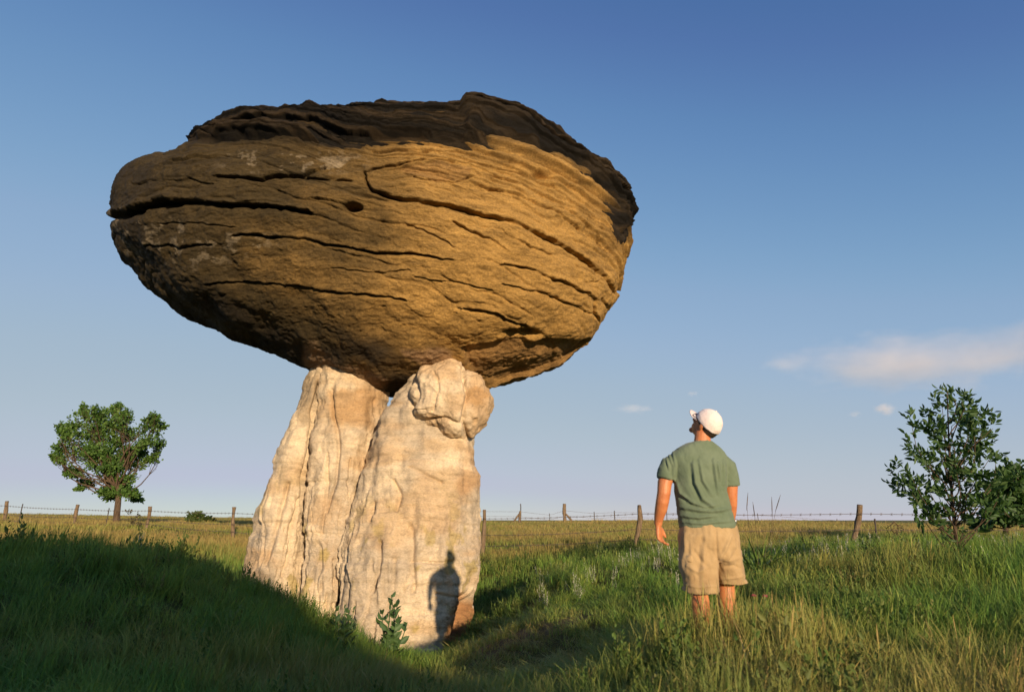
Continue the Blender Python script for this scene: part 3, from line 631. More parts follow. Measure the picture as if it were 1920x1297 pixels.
def leaves(C, Dr, size, tone, rng, fold=0.25, width=0.36):
    """a folded pointed leaf (6 verts) at each place C pointing along Dr"""
    n = len(C); Dr = Dr/np.linalg.norm(Dr, axis=1, keepdims=True); rv = rng.normal(size=(n, 3)); U = np.cross(Dr, rv); U /= np.linalg.norm(U, axis=1, keepdims=True); W = np.cross(Dr, U)
    s = size[:, None]; V = np.stack([C, C+Dr*s*0.35+U*s*width+W*s*fold*0.5, C+Dr*s*0.72+U*s*width*0.7+W*s*fold*0.3, C+Dr*s-W*s*0.12, C+Dr*s*0.72-U*s*width*0.7+W*s*fold*0.3, C+Dr*s*0.35-U*s*width+W*s*fold*0.5], 1)
    i = np.arange(n)[:, None]*6; F = np.concatenate([i+np.array([[0, 1, 2, 3]]), i+np.array([[0, 3, 4, 5]])], 0)
    return V.reshape(-1, 3), F, np.repeat(tone, 6)
def branch_path(a, b, r0, r1, rng, wob=0.06, n=6, sag=0.0):
    a, b = np.array(a), np.array(b); L = np.linalg.norm(b-a); o = []
    k = rng.normal(size=3)*wob*L; k2 = rng.normal(size=3)*wob*L*0.5
    for i in range(n):
        f = i/(n-1); p = a+(b-a)*f+k*math.sin(f*math.pi)+k2*math.sin(2*f*math.pi); p[2] += sag*math.sin(f*math.pi)*L; o.append((p, r0+(r1-r0)*f))
    return o
def crown_tree(root, trunk_top, clumps, Y, base, r0, lmat, seed, leaf, per, name_crown='crown', dzY=0.8, twig=14, tall=1.0):
    """clumps: (px, py, radius px, weight): foliage masses carried by limbs from the trunk"""
    rng = np.random.default_rng(seed); mb = MB(); tb, tt = np.array(base), np.array(trunk_top)
    mb.add(limb(branch_path(tb, tt, r0, r0*0.72, rng, 0.03, 7), 10)); Cs, Ds, Sz, Tn = [], [], [], []
    for (cx_, cy_, cr_, wt) in clumps:
        yy = Y+rng.uniform(-1, 1)*dzY; c = at(cx_, cy_, yy); rad_ = cr_/FPX*yy; st = tb+(tt-tb)*rng.uniform(0.75, 1.0)
        br = branch_path(st, c, r0*0.26, r0*0.06, rng, 0.08, 8); mb.add(limb(br, 6))
        for k in range(twig):
            d = rng.normal(size=3); d[2] = abs(d[2])*0.7+d[2]*0.3; d /= np.linalg.norm(d); e = c+d*rad_*rng.uniform(0.3, 1.1)*np.array([1, 1, tall])
            s0 = br[rng.integers(4, 8)][0]; tw = branch_path(s0, e, r0*0.07, r0*0.02, rng, 0.1, 5); mb.add(limb(tw, 4))
            n = int(per*wt*rng.uniform(0.5, 1.4)); f = rng.uniform(0.35, 1.05, n); a0 = np.array([q[0] for q in tw])
            p = np.stack([np.interp(f*4, np.arange(5), a0[:, j]) for j in range(3)], -1)+rng.normal(size=(n, 3))*rad_*0.15
            dd = (e-s0)/max(np.linalg.norm(e-s0), 1e-6)*0.8+rng.normal(size=(n, 3))*0.8; dd[:, 2] -= 0.15
            Cs.append(p); Ds.append(dd); Sz.append(leaf*rng.uniform(0.6, 1.25, n)); Tn.append(np.clip(rng.normal(0.5, 0.22, n)+rng.normal(0, 0.12), 0, 1))
    V, F, T = leaves(np.concatenate(Cs), np.concatenate(Ds), np.concatenate(Sz), np.concatenate(Tn), rng)
    cm = mesh_from(name_crown, V, F, smooth=False); attr(cm, 'tone', T)
    obj('trunk', mb.mesh('trunk'), bark, root); obj(name_crown, cm, lmat, root, kind='stuff')
# broad young tree by the fence
Yt = 29.0; bs = A(219, 985, Yt); bs.z = float(ground(bs.x, Yt))-0.15
t1 = thing('elm_tree', tuple(bs), 'small broad-crowned leafy tree standing alone by the fence', 'tree')
crown_tree(t1, at(221, 905, Yt), [(115, 845, 18, 0.9), (112, 862, 14, 0.8), (135, 800, 20, 1), (120, 812, 16, 0.9), (150, 775, 14, 0.8), (155, 815, 22, 1), (150, 850, 24, 1), (140, 885, 18, 0.9), (160, 905, 14, 0.7), (175, 780, 20, 1), (195, 775, 16, 1), (180, 815, 22, 1), (205, 800, 20, 0.9), (222, 768, 14, 0.8), (238, 785, 20, 1), (220, 830, 20, 0.7), (245, 815, 18, 0.9),
       (285, 790, 16, 0.9), (300, 800, 12, 0.8), (280, 830, 22, 1), (300, 835, 14, 0.8), (262, 850, 22, 1), (280, 862, 14, 0.8), (245, 870, 20, 0.9), (190, 880, 22, 0.8), (170, 865, 20, 0.8), (205, 900, 20, 1), (230, 900, 20, 1), (195, 925, 16, 1.1), (225, 928, 17, 1.2), (245, 930, 15, 1.1), (210, 918, 16, 1.1), (235, 915, 16, 1.1), (205, 935, 14, 0.8), (255, 938, 10, 0.6), (200, 850, 22, .8), (225, 860, 20, .8), (215, 880, 20, .8), (240, 845, 18, .7), (180, 845, 20, .8), (100, 855, 8, .5), (158, 765, 7, .6), (221, 762, 6, .5), (292, 780, 7, .6), (147, 918, 8, .5), (128, 890, 9, .6), (108, 800, 9, .6)],
       Yt, bs, 0.15, green_leaf, 3, 0.125, 34, twig=15)
# leafy ash sapling on the right
Ys = 8.4; bs = A(1790, 1015, Ys); bs.z = float(ground(bs.x, Ys))-0.05
t2 = thing('ash_sapling', tuple(bs), 'slender young sapling with pointed leaves on open upright branches beside the fence', 'sapling')
rng = np.random.default_rng(11); mb = MB(); stem = branch_path(bs, at(1776, 735, Ys), 0.024, 0.005, rng, 0.015, 12); mb.add(limb(stem, 8)); Cs, Ds, Sz, Tn = [], [], [], []
sp_ = np.array([q[0] for q in stem])
def compound(p0, d, L, rng):
    d = d/np.linalg.norm(d); sd = np.cross(d, rng.normal(size=3)); sd /= np.linalg.norm(sd); k = 4
    for i in range(k):
        f = 0.35+0.65*i/(k-1); q = p0+d*L*f; q[2] -= 0.12*L*f*f
        for s in ((-1, 1) if i < k-1 else (0,)):
            Cs.append(q); Ds.append(d*(0.55 if s else 1)+sd*s*0.8+rng.normal(size=3)*0.16); Sz.append(L*rng.uniform(0.46, 0.66)); Tn.append(np.clip(rng.normal(0.45, 0.22), 0, 1))
TIPS = [(1708, 790, .45), (1712, 835, .4), (1740, 790, .5), (1752, 815, .5), (1730, 860, .35), (1745, 865, .35), (1683, 887, .22), (1692, 912, .2), (1712, 900, .22), (1722, 940, .15), (1710, 925, .15), (1738, 915, .2), (1745, 960, .1), (1720, 965, .08), (1766, 760, .7), (1780, 740, .9), (1800, 745, .8), (1812, 760, .7), (1820, 780, .6), (1838, 775, .6), (1825, 805, .5), (1845, 805, .5), (1862, 803, .45), (1850, 825, .45), (1832, 845, .4), (1855, 860, .35), (1868, 855, .3), (1835, 885, .25), (1820, 915, .2), (1845, 920, .2), (1862, 900, .25), (1765, 895, .25), (1760, 930, .15), (1775, 850, .35), (1800, 830, .45), (1790, 870, .3), (1795, 790, .6), (1765, 800, .5), (1805, 885, .25), (1815, 950, .1), (1850, 955, .1), (1780, 965, .06), (1880, 945, .1), (1875, 915, .15)]
for (tx, ty, f0) in TIPS:
    tip = at(tx, ty, Ys+rng.uniform(-0.45, 0.45)); i0 = min(f0*0.9, 0.92)*11; s0 = np.array([np.interp(i0, np.arange(12), sp_[:, j]) for j in range(3)])
    br = branch_path(s0, tip, 0.009, 0.003, rng, 0.05, 6, -0.05); mb.add(limb(br, 5)); bp = np.array([q[0] for q in br]); dirn = bp[-1]-bp[-2]; dirn /= np.linalg.norm(dirn)
    for f in (1.0, 0.92, 0.82, 0.70, 0.55):
        p_ = np.array([np.interp(f*5, np.arange(6), bp[:, j]) for j in range(3)])
        for _ in range(1 if f < 0.8 else 2): compound(p_, dirn*0.55+rng.normal(size=3)*0.6+np.array([0, 0, 0.28]), rng.uniform(0.12, 0.20), rng)
V, F, T = leaves(np.array(Cs), np.array(Ds), np.array(Sz), np.array(Tn), rng, 0.18, 0.21); cm = mesh_from('crown', V, F, False); attr(cm, 'tone', T)
obj('trunk', mb.mesh('trunk'), bark, t2); obj('crown', cm, dark_leaf, t2, kind='stuff')
# rounder tree half behind it
Yb = 15.0; bs = A(1885, 1025, Yb); bs.z = float(ground(bs.x, Yb))-0.1
t3 = thing('shrubby_tree', tuple(bs), 'dense rounded dark green tree behind the slender sapling', 'tree')
crown_tree(t3, at(1886, 985, Yb), [(1880, 890, 18, 1), (1900, 885, 20, 1), (1925, 900, 22, 1), (1870, 915, 20, 1), (1895, 915, 24, 1.1), (1860, 940, 18, 1), (1885, 945, 22, 1), (1915, 940, 24, 1), (1940, 950, 22, 1), (1850, 965, 18, 1), (1875, 975, 22, 1), (1905, 975, 24, 1), (1935, 980, 22, 1), (1840, 985, 15, 0.9), (1955, 910, 22, 1)], Yb, bs, 0.07, dark_leaf, 5, 0.11, 24, dzY=0.6)
# low bush in the pasture
Yw = 36.0; bs = A(375, 984, Yw); bs.z = float(ground(bs.x, Yw))-0.05
t4 = thing('shrub', tuple(bs), 'low round green bush alone in the pasture beyond the fence', 'bush')
crown_tree(t4, at(372, 980, Yw), [(357, 970, 9, 1), (368, 966, 9, 1), (380, 968, 8, 1), (390, 973, 7, .9), (358, 978, 9, 1), (372, 978, 10, 1), (398, 977, 6, .7)], Yw, bs, 0.05, leaf_mat('bush_leaf', [(0.035, 0.055, 0.012), (0.065, 0.10, 0.022), (0.11, 0.14, 0.035)]), 9, 0.15, 14, dzY=0.5, twig=10)
for (a, b_, Yc_, cl) in ((248, 975, 26.0, 'thin brownish weed bush at the foot of a fence post'),):
    bs = A(a, 1000, Yc_); bs.z = float(ground(bs.x, Yc_))-0.05; t5 = thing('weed_bush', tuple(bs), cl, 'bush')
    crown_tree(t5, at(a, 985, Yc_), [(242, 960, 7, .5), (258, 965, 6, .5), (250, 978, 9, .6), (262, 985, 8, .6), (244, 988, 8, .6)], Yc_, bs, 0.03, leaf_mat('brown_leaf', [(0.05, 0.04, 0.02), (0.10, 0.075, 0.035), (0.14, 0.12, 0.05)]), 19, 0.09, 6, dzY=0.3, twig=8)

# ================================================================== grass and herbs
def grass_mat(name, lo, mid_, hi, dry, trans=0.27):
    m = Mat(name, 0.6, 0.25); t = m.attr('tint', 'INSTANCER').outputs['Fac']; d = m.attr('dry', 'INSTANCER').outputs['Fac']; h = m.attr('hgt').outputs['Fac']; bl = m.attr('blade').outputs['Fac']
    tt = m.math('ADD', m.math('MULTIPLY', t, 0.6), m.math('MULTIPLY', bl, 0.4))
    col = m.ramp(tt, [(0.1, lo), (0.5, mid_), (0.9, hi)])
    dd = m.math('MULTIPLY', d, m.math('ADD', 0.45, m.math('MULTIPLY', h, 0.75))); q = m.math('GREATER_THAN', bl, 0.72); dd = m.math('ADD', dd, m.math('MULTIPLY', q, m.math('MULTIPLY', d, 0.5)))
    cl = m.n('ShaderNodeClamp'); m.l(dd, cl.inputs[0]); col = m.mix(cl.outputs[0], col, dry); m.color(col)
    tr = m.n('ShaderNodeBsdfTranslucent'); m.l(col, tr.inputs[0]); mx = m.n('ShaderNodeMixShader'); mx.inputs[0].default_value = trans
    m.l(m.b.outputs[0], mx.inputs[1]); m.l(tr.outputs[0], mx.inputs[2]); m.l(mx.outputs[0], m.out.inputs[0]); return m.m
def blade_set(n, rad_, h, w, seg, bend, rng, seed_head=0.0, upright=1.0):
    V, F, H, B = [], [], [], []; k0 = 0
    for _ in range(n):
        a = rng.uniform(0, 6.283); r = rad_*math.sqrt(rng.uniform()); p = np.array([r*math.cos(a), r*math.sin(a), -0.03]); hh = h*rng.uniform(0.45, 1.15)
        da = rng.uniform(0, 6.283); dirn = np.array([math.cos(da), math.sin(da), 0]); sd = np.array([-dirn[1], dirn[0], 0]); bd = bend*rng.uniform(0.2, 1.3); lean = rng.normal(0, 0.12*upright); bl = rng.uniform()
        sd = sd*math.cos(0.6)+dirn*0.3; head = rng.uniform() < seed_head
        for i in range(seg+1):
            f = i/seg; q = p+np.array([0, 0, 1])*hh*f*(1-0.30*bd*f)+dirn*hh*(bd*0.55*f**2.2+lean*f)
            ww = w*(1-f**1.6)*rng.uniform(0.9, 1.1)+0.0006
            if head: ww = w*0.35 if f < 0.62 else w*1.5*math.sin(min(1, (f-0.55)/0.45)*math.pi)+0.0008
            V += [q-sd*ww, q+sd*ww]; H += [f, f]; B += [bl if not head else 0.97]*2
            if i: F.append((k0+2*i-2, k0+2*i-1, k0+2*i+1, k0+2*i))
        k0 += 2*(seg+1)
    return np.array(V), F, np.array(H), np.array(B)
def herb_set(n, rad_, h, leaf, rng, flower=0.0, per=9):
    """upright leafy stems"""
    C, D, Sz, T = [], [], [], []; mb_V, mb_F, H, B = [], [], [], []; k0 = 0
    for _ in range(n):
        a = rng.uniform(0, 6.283); r = rad_*math.sqrt(rng.uniform()); p = np.array([r*math.cos(a), r*math.sin(a), -0.02]); t = np.array([rng.normal(0, 0.12), rng.normal(0, 0.12), 1.0])*h*rng.uniform(0.5, 1.1)
        for i in range(per):
            f = 0.15+0.85*i/per; C.append(p+t*f); da = rng.uniform(0, 6.283); D.append([math.cos(da), math.sin(da), 0.7+f]); Sz.append(leaf*rng.uniform(0.6, 1.2)*(1-0.45*f)); T.append(f)
    V, F, T = leaves(np.array(C), np.array(D), np.array(Sz), np.array(T), rng, 0.2, 0.26)
    return V, [tuple(f) for f in F.tolist()], T, np.repeat(rng.uniform(size=len(C)), 6)
def proto_coll(name, sets, mat):
    c = bpy.data.collections.new(name)
    for i, (V, F, H, B) in enumerate(sets):
        me = mesh_from(f'{name}_{i}', V, F); attr(me, 'hgt', H); attr(me, 'blade', B); me.materials.append(mat); o = bpy.data.objects.new(f'{name}_{i:02d}', me); c.objects.link(o)
    return c
def scatter(name, P, rot, scl, idx, tint, dry, coll, label=None):
    me = bpy.data.meshes.new(name); me.vertices.add(len(P)); me.vertices.foreach_set('co', P.astype(np.float32).ravel())
    a = me.attributes.new('rot', 'FLOAT_VECTOR', 'POINT'); a.data.foreach_set('vector', rot.astype(np.float32).ravel())
    a = me.attributes.new('scl', 'FLOAT_VECTOR', 'POINT'); a.data.foreach_set('vector', scl.astype(np.float32).ravel())
    a = me.attributes.new('idx', 'INT', 'POINT'); a.data.foreach_set('value', idx.astype(np.int32))
    for nm, v in (('tint', tint), ('dry', dry)): a = me.attributes.new(nm, 'FLOAT', 'POINT'); a.data.foreach_set('value', v.astype(np.float32))
    o = obj(name, me, kind='stuff')
    g = bpy.data.node_groups.new(name, 'GeometryNodeTree'); g.interface.new_socket('Geometry', in_out='INPUT', socket_type='NodeSocketGeometry'); g.interface.new_socket('Geometry', in_out='OUTPUT', socket_type='NodeSocketGeometry')
    gi, go = g.nodes.new('NodeGroupInput'), g.nodes.new('NodeGroupOutput'); ip = g.nodes.new('GeometryNodeInstanceOnPoints'); ci = g.nodes.new('GeometryNodeCollectionInfo')
    ci.inputs['Collection'].default_value = coll; ci.inputs['Separate Children'].default_value = True; ci.inputs['Reset Children'].default_value = True
    def na(nm, t): q = g.nodes.new('GeometryNodeInputNamedAttribute'); q.data_type = t; q.inputs['Name'].default_value = nm; return q.outputs['Attribute']
    e = g.nodes.new('FunctionNodeEulerToRotation'); g.links.new(na('rot', 'FLOAT_VECTOR'), e.inputs[0])
    g.links.new(gi.outputs[0], ip.inputs['Points']); g.links.new(ci.outputs[0], ip.inputs['Instance']); ip.inputs['Pick Instance'].default_value = True
    g.links.new(na('idx', 'INT'), ip.inputs['Instance Index']); g.links.new(e.outputs[0], ip.inputs['Rotation']); g.links.new(na('scl', 'FLOAT_VECTOR'), ip.inputs['Scale']); g.links.new(ip.outputs[0], go.inputs[0])
    md = o.modifiers.new('scatter', 'NODES'); md.node_group = g
    return o
rng = np.random.default_rng(21)
gm = grass_mat('grass_blade', (0.070, 0.165, 0.032), (0.150, 0.275, 0.044), (0.29, 0.365, 0.058), (0.40, 0.28, 0.095))
near_c = proto_coll('grass_near', [blade_set(34, 0.11, 0.34, 0.0032, 5, b_, rng, sh) for b_, sh in ((0.7, 0), (1.0, 0.05), (1.3, 0), (0.8, 0.12), (1.1, 0), (0.5, 0.2))], gm)
far_c = proto_coll('grass_far', [blade_set(46, 0.34, 0.30, 0.0075, 3, b_, rng, sh) for b_, sh in ((0.6, 0.15), (0.9, 0.1), (0.5, 0.3), (0.8, 0.0))], gm)
hm = grass_mat('herb_leaf', (0.045, 0.09, 0.018), (0.085, 0.15, 0.028), (0.14, 0.19, 0.045), (0.3, 0.22, 0.08), 0.3)
herb_c = proto_coll('herb', [herb_set(7, 0.10, 0.30, 0.055, rng), herb_set(9, 0.14, 0.24, 0.04, rng, per=12), herb_set(5, 0.08, 0.38, 0.07, rng, per=10)], hm)
sm_ = grass_mat('pale_sage', (0.20, 0.22, 0.14), (0.30, 0.31, 0.21), (0.48, 0.47, 0.36), (0.50, 0.47, 0.36), 0.2)
sage_c = proto_coll('sage', [herb_set(5, 0.07, 0.30, 0.028, rng, per=16), herb_set(3, 0.05, 0.36, 0.030, rng, per=20), herb_set(8, 0.11, 0.22, 0.026, rng, per=12)], sm_)
def ring_points(r0, r1, dens, amax=R(62)):
    n = int(amax*(r1*r1-r0*r0)*dens); r = np.sqrt(rng.uniform(r0*r0, r1*r1, n)); a = rng.uniform(-amax, amax, n); return r*np.sin(a), r*np.cos(a)
def footprint(x, y):                                     # inside the stone pillars
    return (((x+3.35)/1.75)**2+((y-12.75)/1.35)**2 < 1) | (((x+1.85)/1.25)**2+((y-12.2)/1.2)**2 < 1)
def hmap(x, y):
    P = np.stack([x, y, 0*x], -1); h = 0.95+0.30*fbm(P*0.5, 3, 71)+0.28*noise(P*2.1, 78)
    d = np.hypot((x-0.15)*0.8, (y-8.3)*0.62); h *= 0.45+0.55*sstep(0.6, 1.9, d)      # trodden patch by the rock
    d2 = np.hypot(x+1.1, y-9.8); h *= 0.35+0.65*sstep(0.8, 2.2, d2)
    d3 = np.hypot((x-0.15)*1.2, (y-5.6)*0.6); h *= 0.55+0.45*sstep(0.5, 1.3, d3)
    d4 = np.exp(-(((x-1.35)/0.75)**2+((y-3.95)/0.5)**2)); h *= 1+0.9*d4           # taller round the person's feet
    h *= 1+0.45*sstep(3.2, 5.0, x)*sstep(9.5, 7.5, y)*sstep(4.0, 5.5, y)
    return h
def dens_keep(x, y):
    P = np.stack([x, y, 0*x], -1); d = np.hypot((x-0.1)*0.8, (y-8.4)*0.62)
    return rng.uniform(size=len(x)) < (0.8+0.2*sstep(0.5, 1.4, d))*(0.78+0.35*noise(P*0.8, 72)+0.25*noise(P*2.4, 79))
def dryness(x, y):
    P = np.stack([x, y, 0*x], -1); n = fbm(P*0.55, 4, 73)
    far = sstep(15, 24, np.hypot(x, y)); right = sstep(0.3, 1.5, x)*sstep(7.0, 3.8, y); foot = np.exp(-(((x-0.2)/1.6)**2+((y-7.5)/2.6)**2))
    return np.clip(0.12+0.32*n+0.62*far+0.16*right+0.22*foot-0.12*sstep(-1, -3, x)*(1-far), 0, 0.95)
PX, PY, SC, WH = [], [], [], []
for r0, r1, dn in ((1.6, 3.2, 150), (3.2, 6.5, 150), (6.5, 10.5, 80), (10.5, 16, 42)):
    x, y = ring_points(r0, r1, dn); k = dens_keep(x, y) & ~footprint(x, y); PX.append(x[k]); PY.append(y[k])
x, y = np.concatenate(PX), np.concatenate(PY); n = len(x); h = hmap(x, y)*rng.uniform(0.5, 1.12, n)
P2 = np.stack([x, y, 0*x], -1); wind = 0.10+0.20*noise(P2*0.6, 74)
rot = np.stack([rng.normal(0.0, 0.10, n), wind*1.0+rng.normal(0, 0.10, n), rng.uniform(0, 6.283, n)*0+rng.uniform(-1.2, 1.2, n)], -1)
wide = np.interp(np.hypot(x, y), [2, 5, 16], [0.75, 0.9, 1.5])
scatter('prairie_grass', np.stack([x, y, ground(x, y)], -1), rot, np.stack([wide, wide, np.clip(h, 0.2, 2)], -1), rng.integers(0, 6, n), np.clip(0.5+0.42*fbm(P2*0.9, 3, 75)+rng.normal(0, 0.13, n), 0, 1), np.clip(dryness(x, y)+rng.normal(0, 0.10, n), 0, 1), near_c)
PX, PY = [], []
for r0, r1, dn in ((15.5, 26, 13), (26, 48, 5.5), (48, 95, 1.6), (95, 165, 0.5)):
    x, y = ring_points(r0, r1, dn, R(55)); PX.append(x); PY.append(y)
x, y = np.concatenate(PX), np.concatenate(PY); n = len(x); rr = np.hypot(x, y); P2 = np.stack([x, y, 0*x], -1)
wd = np.interp(rr, [15, 30, 90, 165], [0.8, 1.3, 2.6, 4.5]); hh = (0.85+0.3*fbm(P2*0.25, 3, 76))*np.interp(rr, [15, 24, 40, 160], [1.1, 1.0, 0.9, 1.0])*rng.uniform(0.6, 1.25, n)
scatter('pasture_grass', np.stack([x, y, ground(x, y)], -1), np.stack([rng.normal(0, 0.1, n), rng.normal(0.08, 0.1, n), rng.uniform(0, 6.28, n)], -1), np.stack([wd, wd, hh], -1), rng.integers(0, 4, n),
        np.clip(0.62+0.35*fbm(P2*0.12, 3, 77)+rng.normal(0, 0.12, n), 0, 1), np.clip(dryness(x, y)+rng.normal(0, 0.12, n), 0, 1), far_c)
# broad-leaved herbs
x, y = ring_points(3.0, 19, 22); P2 = np.stack([x, y, 0*x], -1); k = (noise(P2*0.7, 81) > 0.02) & ~footprint(x, y) & (hmap(x, y) > 0.5); x, y = x[k], y[k]; s = rng.uniform(0.5, 1.15, len(x))*np.clip(hmap(x, y), .4, 1.2)
xr = rng.uniform(-9.0, -3.9, 260); yr = 8.7+rng.normal(0, 0.35, 260)+0.03*xr; x, y, s = np.r_[x, xr], np.r_[y, yr], np.r_[s, rng.uniform(0.6, 1.4, 260)*(0.7+0.5*noise(np.stack([xr*1.3, yr, 0*xr], -1), 85))]; n = len(x)      # rank weeds along the rise
s = np.clip(s, 0.3, 2); scatter('meadow_herbs', np.stack([x, y, ground(x, y)], -1), np.stack([rng.normal(0, 0.12, n), rng.normal(0, 0.12, n), rng.uniform(0, 6.28, n)], -1), np.stack([s, s, s], -1), rng.integers(0, 3, n), rng.uniform(0, 1, n), np.clip(rng.normal(0.1, 0.15, n), 0, 0.7), herb_c)
# pale sagewort in drifts
x, y = ring_points(6.5, 22, 9.0); P2 = np.stack([x, y, 0*x], -1); w = np.exp(-((y-11.5)/3.5)**2)*sstep(0.2, 1.2, x)*sstep(12, 7, x)+1.0*np.exp(-((y-9.6-0.0*x)/1.1)**2)*sstep(-2.8, -4.0, x)
k = (rng.uniform(size=len(x)) < w*np.clip(0.30+0.9*noise(P2*0.8, 83), 0, 1)) & ~footprint(x, y); x, y = x[k], y[k]; n = len(x); s = rng.uniform(0.7, 1.5, n)
scatter('pale_sagewort', np.stack([x, y, ground(x, y)], -1), np.stack([rng.normal(0, 0.1, n), rng.normal(0, 0.1, n), rng.uniform(0, 6.28, n)], -1), np.stack([s, s, s*1.1], -1), rng.integers(0, 3, n), rng.uniform(0, 1, n), rng.uniform(0, 0.6, n), sage_c)

# ================================================================== the person
Ym = 4.57
def cloth(name, c0, c1, weave=420, fold=0.0):
    m = Mat(name, 0.92, 0.12); c = m.ocoords(); w = m.noise(c, weave, 2, 0.5); n1 = m.noise(c, 7, 5, 0.6); n2 = m.noise(c, 40, 3, 0.6)
    m.color(m.mix(m.ramp(n1, [(0.35, 0.0), (0.65, 1.0)]), c0, c1)).normal(m.bump(n2, 0.35, 0.01, m.bump(w, 0.2, 0.002))); m.b.inputs['Sheen Weight'].default_value = 0.15; return m.m
shirt_m = cloth('green_cotton', (0.112, 0.148, 0.092), (0.150, 0.186, 0.122)); short_m = cloth('khaki_canvas', (0.33, 0.215, 0.105), (0.44, 0.300, 0.155)); cap_m = cloth('white_cotton', (0.74, 0.60, 0.56), (0.82, 0.69, 0.65))
m = Mat('skin', 0.5, 0.4); c = m.ocoords(); n1 = m.noise(c, 14, 4); m.color(m.ramp(n1, [(0.3, (0.44, 0.140, 0.052)), (0.7, (0.58, 0.225, 0.090))])).normal(m.bump(m.noise(c, 160, 3), 0.25, 0.003)); m.b.inputs['Subsurface Weight'].default_value = 0.12; m.b.inputs['Subsurface Radius'].default_value = (0.01, 0.004, 0.002); skin = m.m
m = Mat('short_hair', 0.7, 0.3); m.color(m.ramp(m.noise(m.ocoords((1, 1, 0.3)), 180, 3), [(0.3, (0.018, 0.011, 0.007)), (0.7, (0.06, 0.038, 0.022))])); hair_m = m.m
m = Mat('boot_leather', 0.7, 0.3); m.color(m.ramp(m.noise(m.ocoords(), 30, 3), [(0.3, (0.05, 0.03, 0.018)), (0.7, (0.12, 0.08, 0.05))])); boot_m = m.m
m = Mat('watch_steel', 0.3, 0.5); m.color(m.ramp(m.noise(m.ocoords(), 60, 2), [(0.3, (0.35, 0.35, 0.36)), (0.7, (0.6, 0.6, 0.6))])); m.b.inputs['Metallic'].default_value = 0.8; steel_m = m.m
m = Mat('spectacle_frame', 0.4, 0.5); m.color(m.ramp(m.noise(m.ocoords(), 60, 2), [(0.3, (0.01, 0.01, 0.012)), (0.7, (0.03, 0.03, 0.035))])); spec_m = m.m
gz = float(ground(A(1330, 1200, Ym).x, Ym))
FEET_Z = EYE-0.92
man = thing('person', (A(1338, 1200, Ym).x, Ym, FEET_Z), 'person in white cap, green t-shirt and khaki cargo shorts seen from behind, gazing up', 'person')
def M(px, py, dy=0.0):                                   # point on the person; dy: metres away from the viewer (+) or towards (-)
    v = A(px, py, Ym); return Vector((v.x, v.y+dy, v.z))
mpp = A(1321, 950, Ym).x-A(1320, 950, Ym).x               # metres per photo pixel on the person
YV = np.array([0, 1.0, 0]); XV = np.array([1.0, 0, 0])
def sec(y, xl, xr, dep, dy=0.0, yaw=0.0):
    c = M((xl+xr)/2, y, dy); hw = (xr-xl)/2*mpp
    U = np.array([math.cos(yaw), math.sin(yaw), 0])*hw; W = np.array([-math.sin(yaw), math.cos(yaw), 0])*dep
    return (np.array(c), U, W)
body = MB()
# torso, neck
body.add(frame_loft([sec(1010, 1284, 1374, 0.10), sec(985, 1282, 1374, 0.105), sec(930, 1276, 1360, 0.10), sec(880, 1272, 1354, 0.10, 0.0), sec(860, 1276, 1346, 0.08, 0.01), sec(845, 1292, 1340, 0.06, 0.01), sec(832, 1302, 1333, 0.05, 0.0)]))
HC = M(1325, 797, 0.0)
body.add(limb([(M(1316, 845, 0.0), 0.066), (M(1317, 828, 0.0), 0.060), (M(1318, 815, 0.005), 0.058), (HC+Vector((0, 0, -0.02)), 0.060)], 16))
# head: tilted back and turned to the left
ya, pi_ = R(42), R(42)
HF = np.array([-math.sin(ya)*math.cos(pi_), math.cos(ya)*math.cos(pi_), math.sin(pi_)]); HU = np.array([math.sin(ya)*math.sin(pi_), -math.cos(ya)*math.sin(pi_), math.cos(pi_)]); HL = np.cross(HU, HF)
def Hd(f, l, u): return np.array(HC)+HF*f+HL*l+HU*u
body.add(ellipsoid(Hd(0.0, 0, 0.012), (HF*0.092, HL*0.074, HU*0.088), 18, 24))
body.add(ellipsoid(Hd(0.030, 0, -0.045), (HF*0.062, HL*0.058, HU*0.070), 16, 20))          # jaw
body.add(ellipsoid(Hd(0.078, 0, -0.100), (HF*0.022, HL*0.026, HU*0.020)))                    # chin
body.add(limb([(Hd(0.090, 0, 0.018), 0.009), (Hd(0.104, 0, -0.010), 0.012), (Hd(0.112, 0, -0.026), 0.014), (Hd(0.096, 0, -0.034), 0.013)], 10))   # nose
body.add(ellipsoid(Hd(0.088, 0, 0.030), (HF*0.014, HL*0.050, HU*0.012)))                     # brow
for s in (1, -1):
    body.add(ellipsoid(Hd(0.066, s*0.034, -0.020), (HF*0.026, HL*0.020, HU*0.022)))           # cheek
    body.add(ellipsoid(Hd(0.083, s*0.031, 0.010), (HF*0.010, HL*0.013, HU*0.010)))            # eye
    body.add(ellipsoid(Hd(-0.012, s*0.078, -0.006), (HF*0.018, HL*0.009, HU*0.032)))          # ear
body.add(ellipsoid(Hd(0.088, 0, -0.058), (HF*0.012, HL*0.024, HU*0.007))); body.add(ellipsoid(Hd(0.086, 0, -0.071), (HF*0.012, HL*0.020, HU*0.007)))   # lips
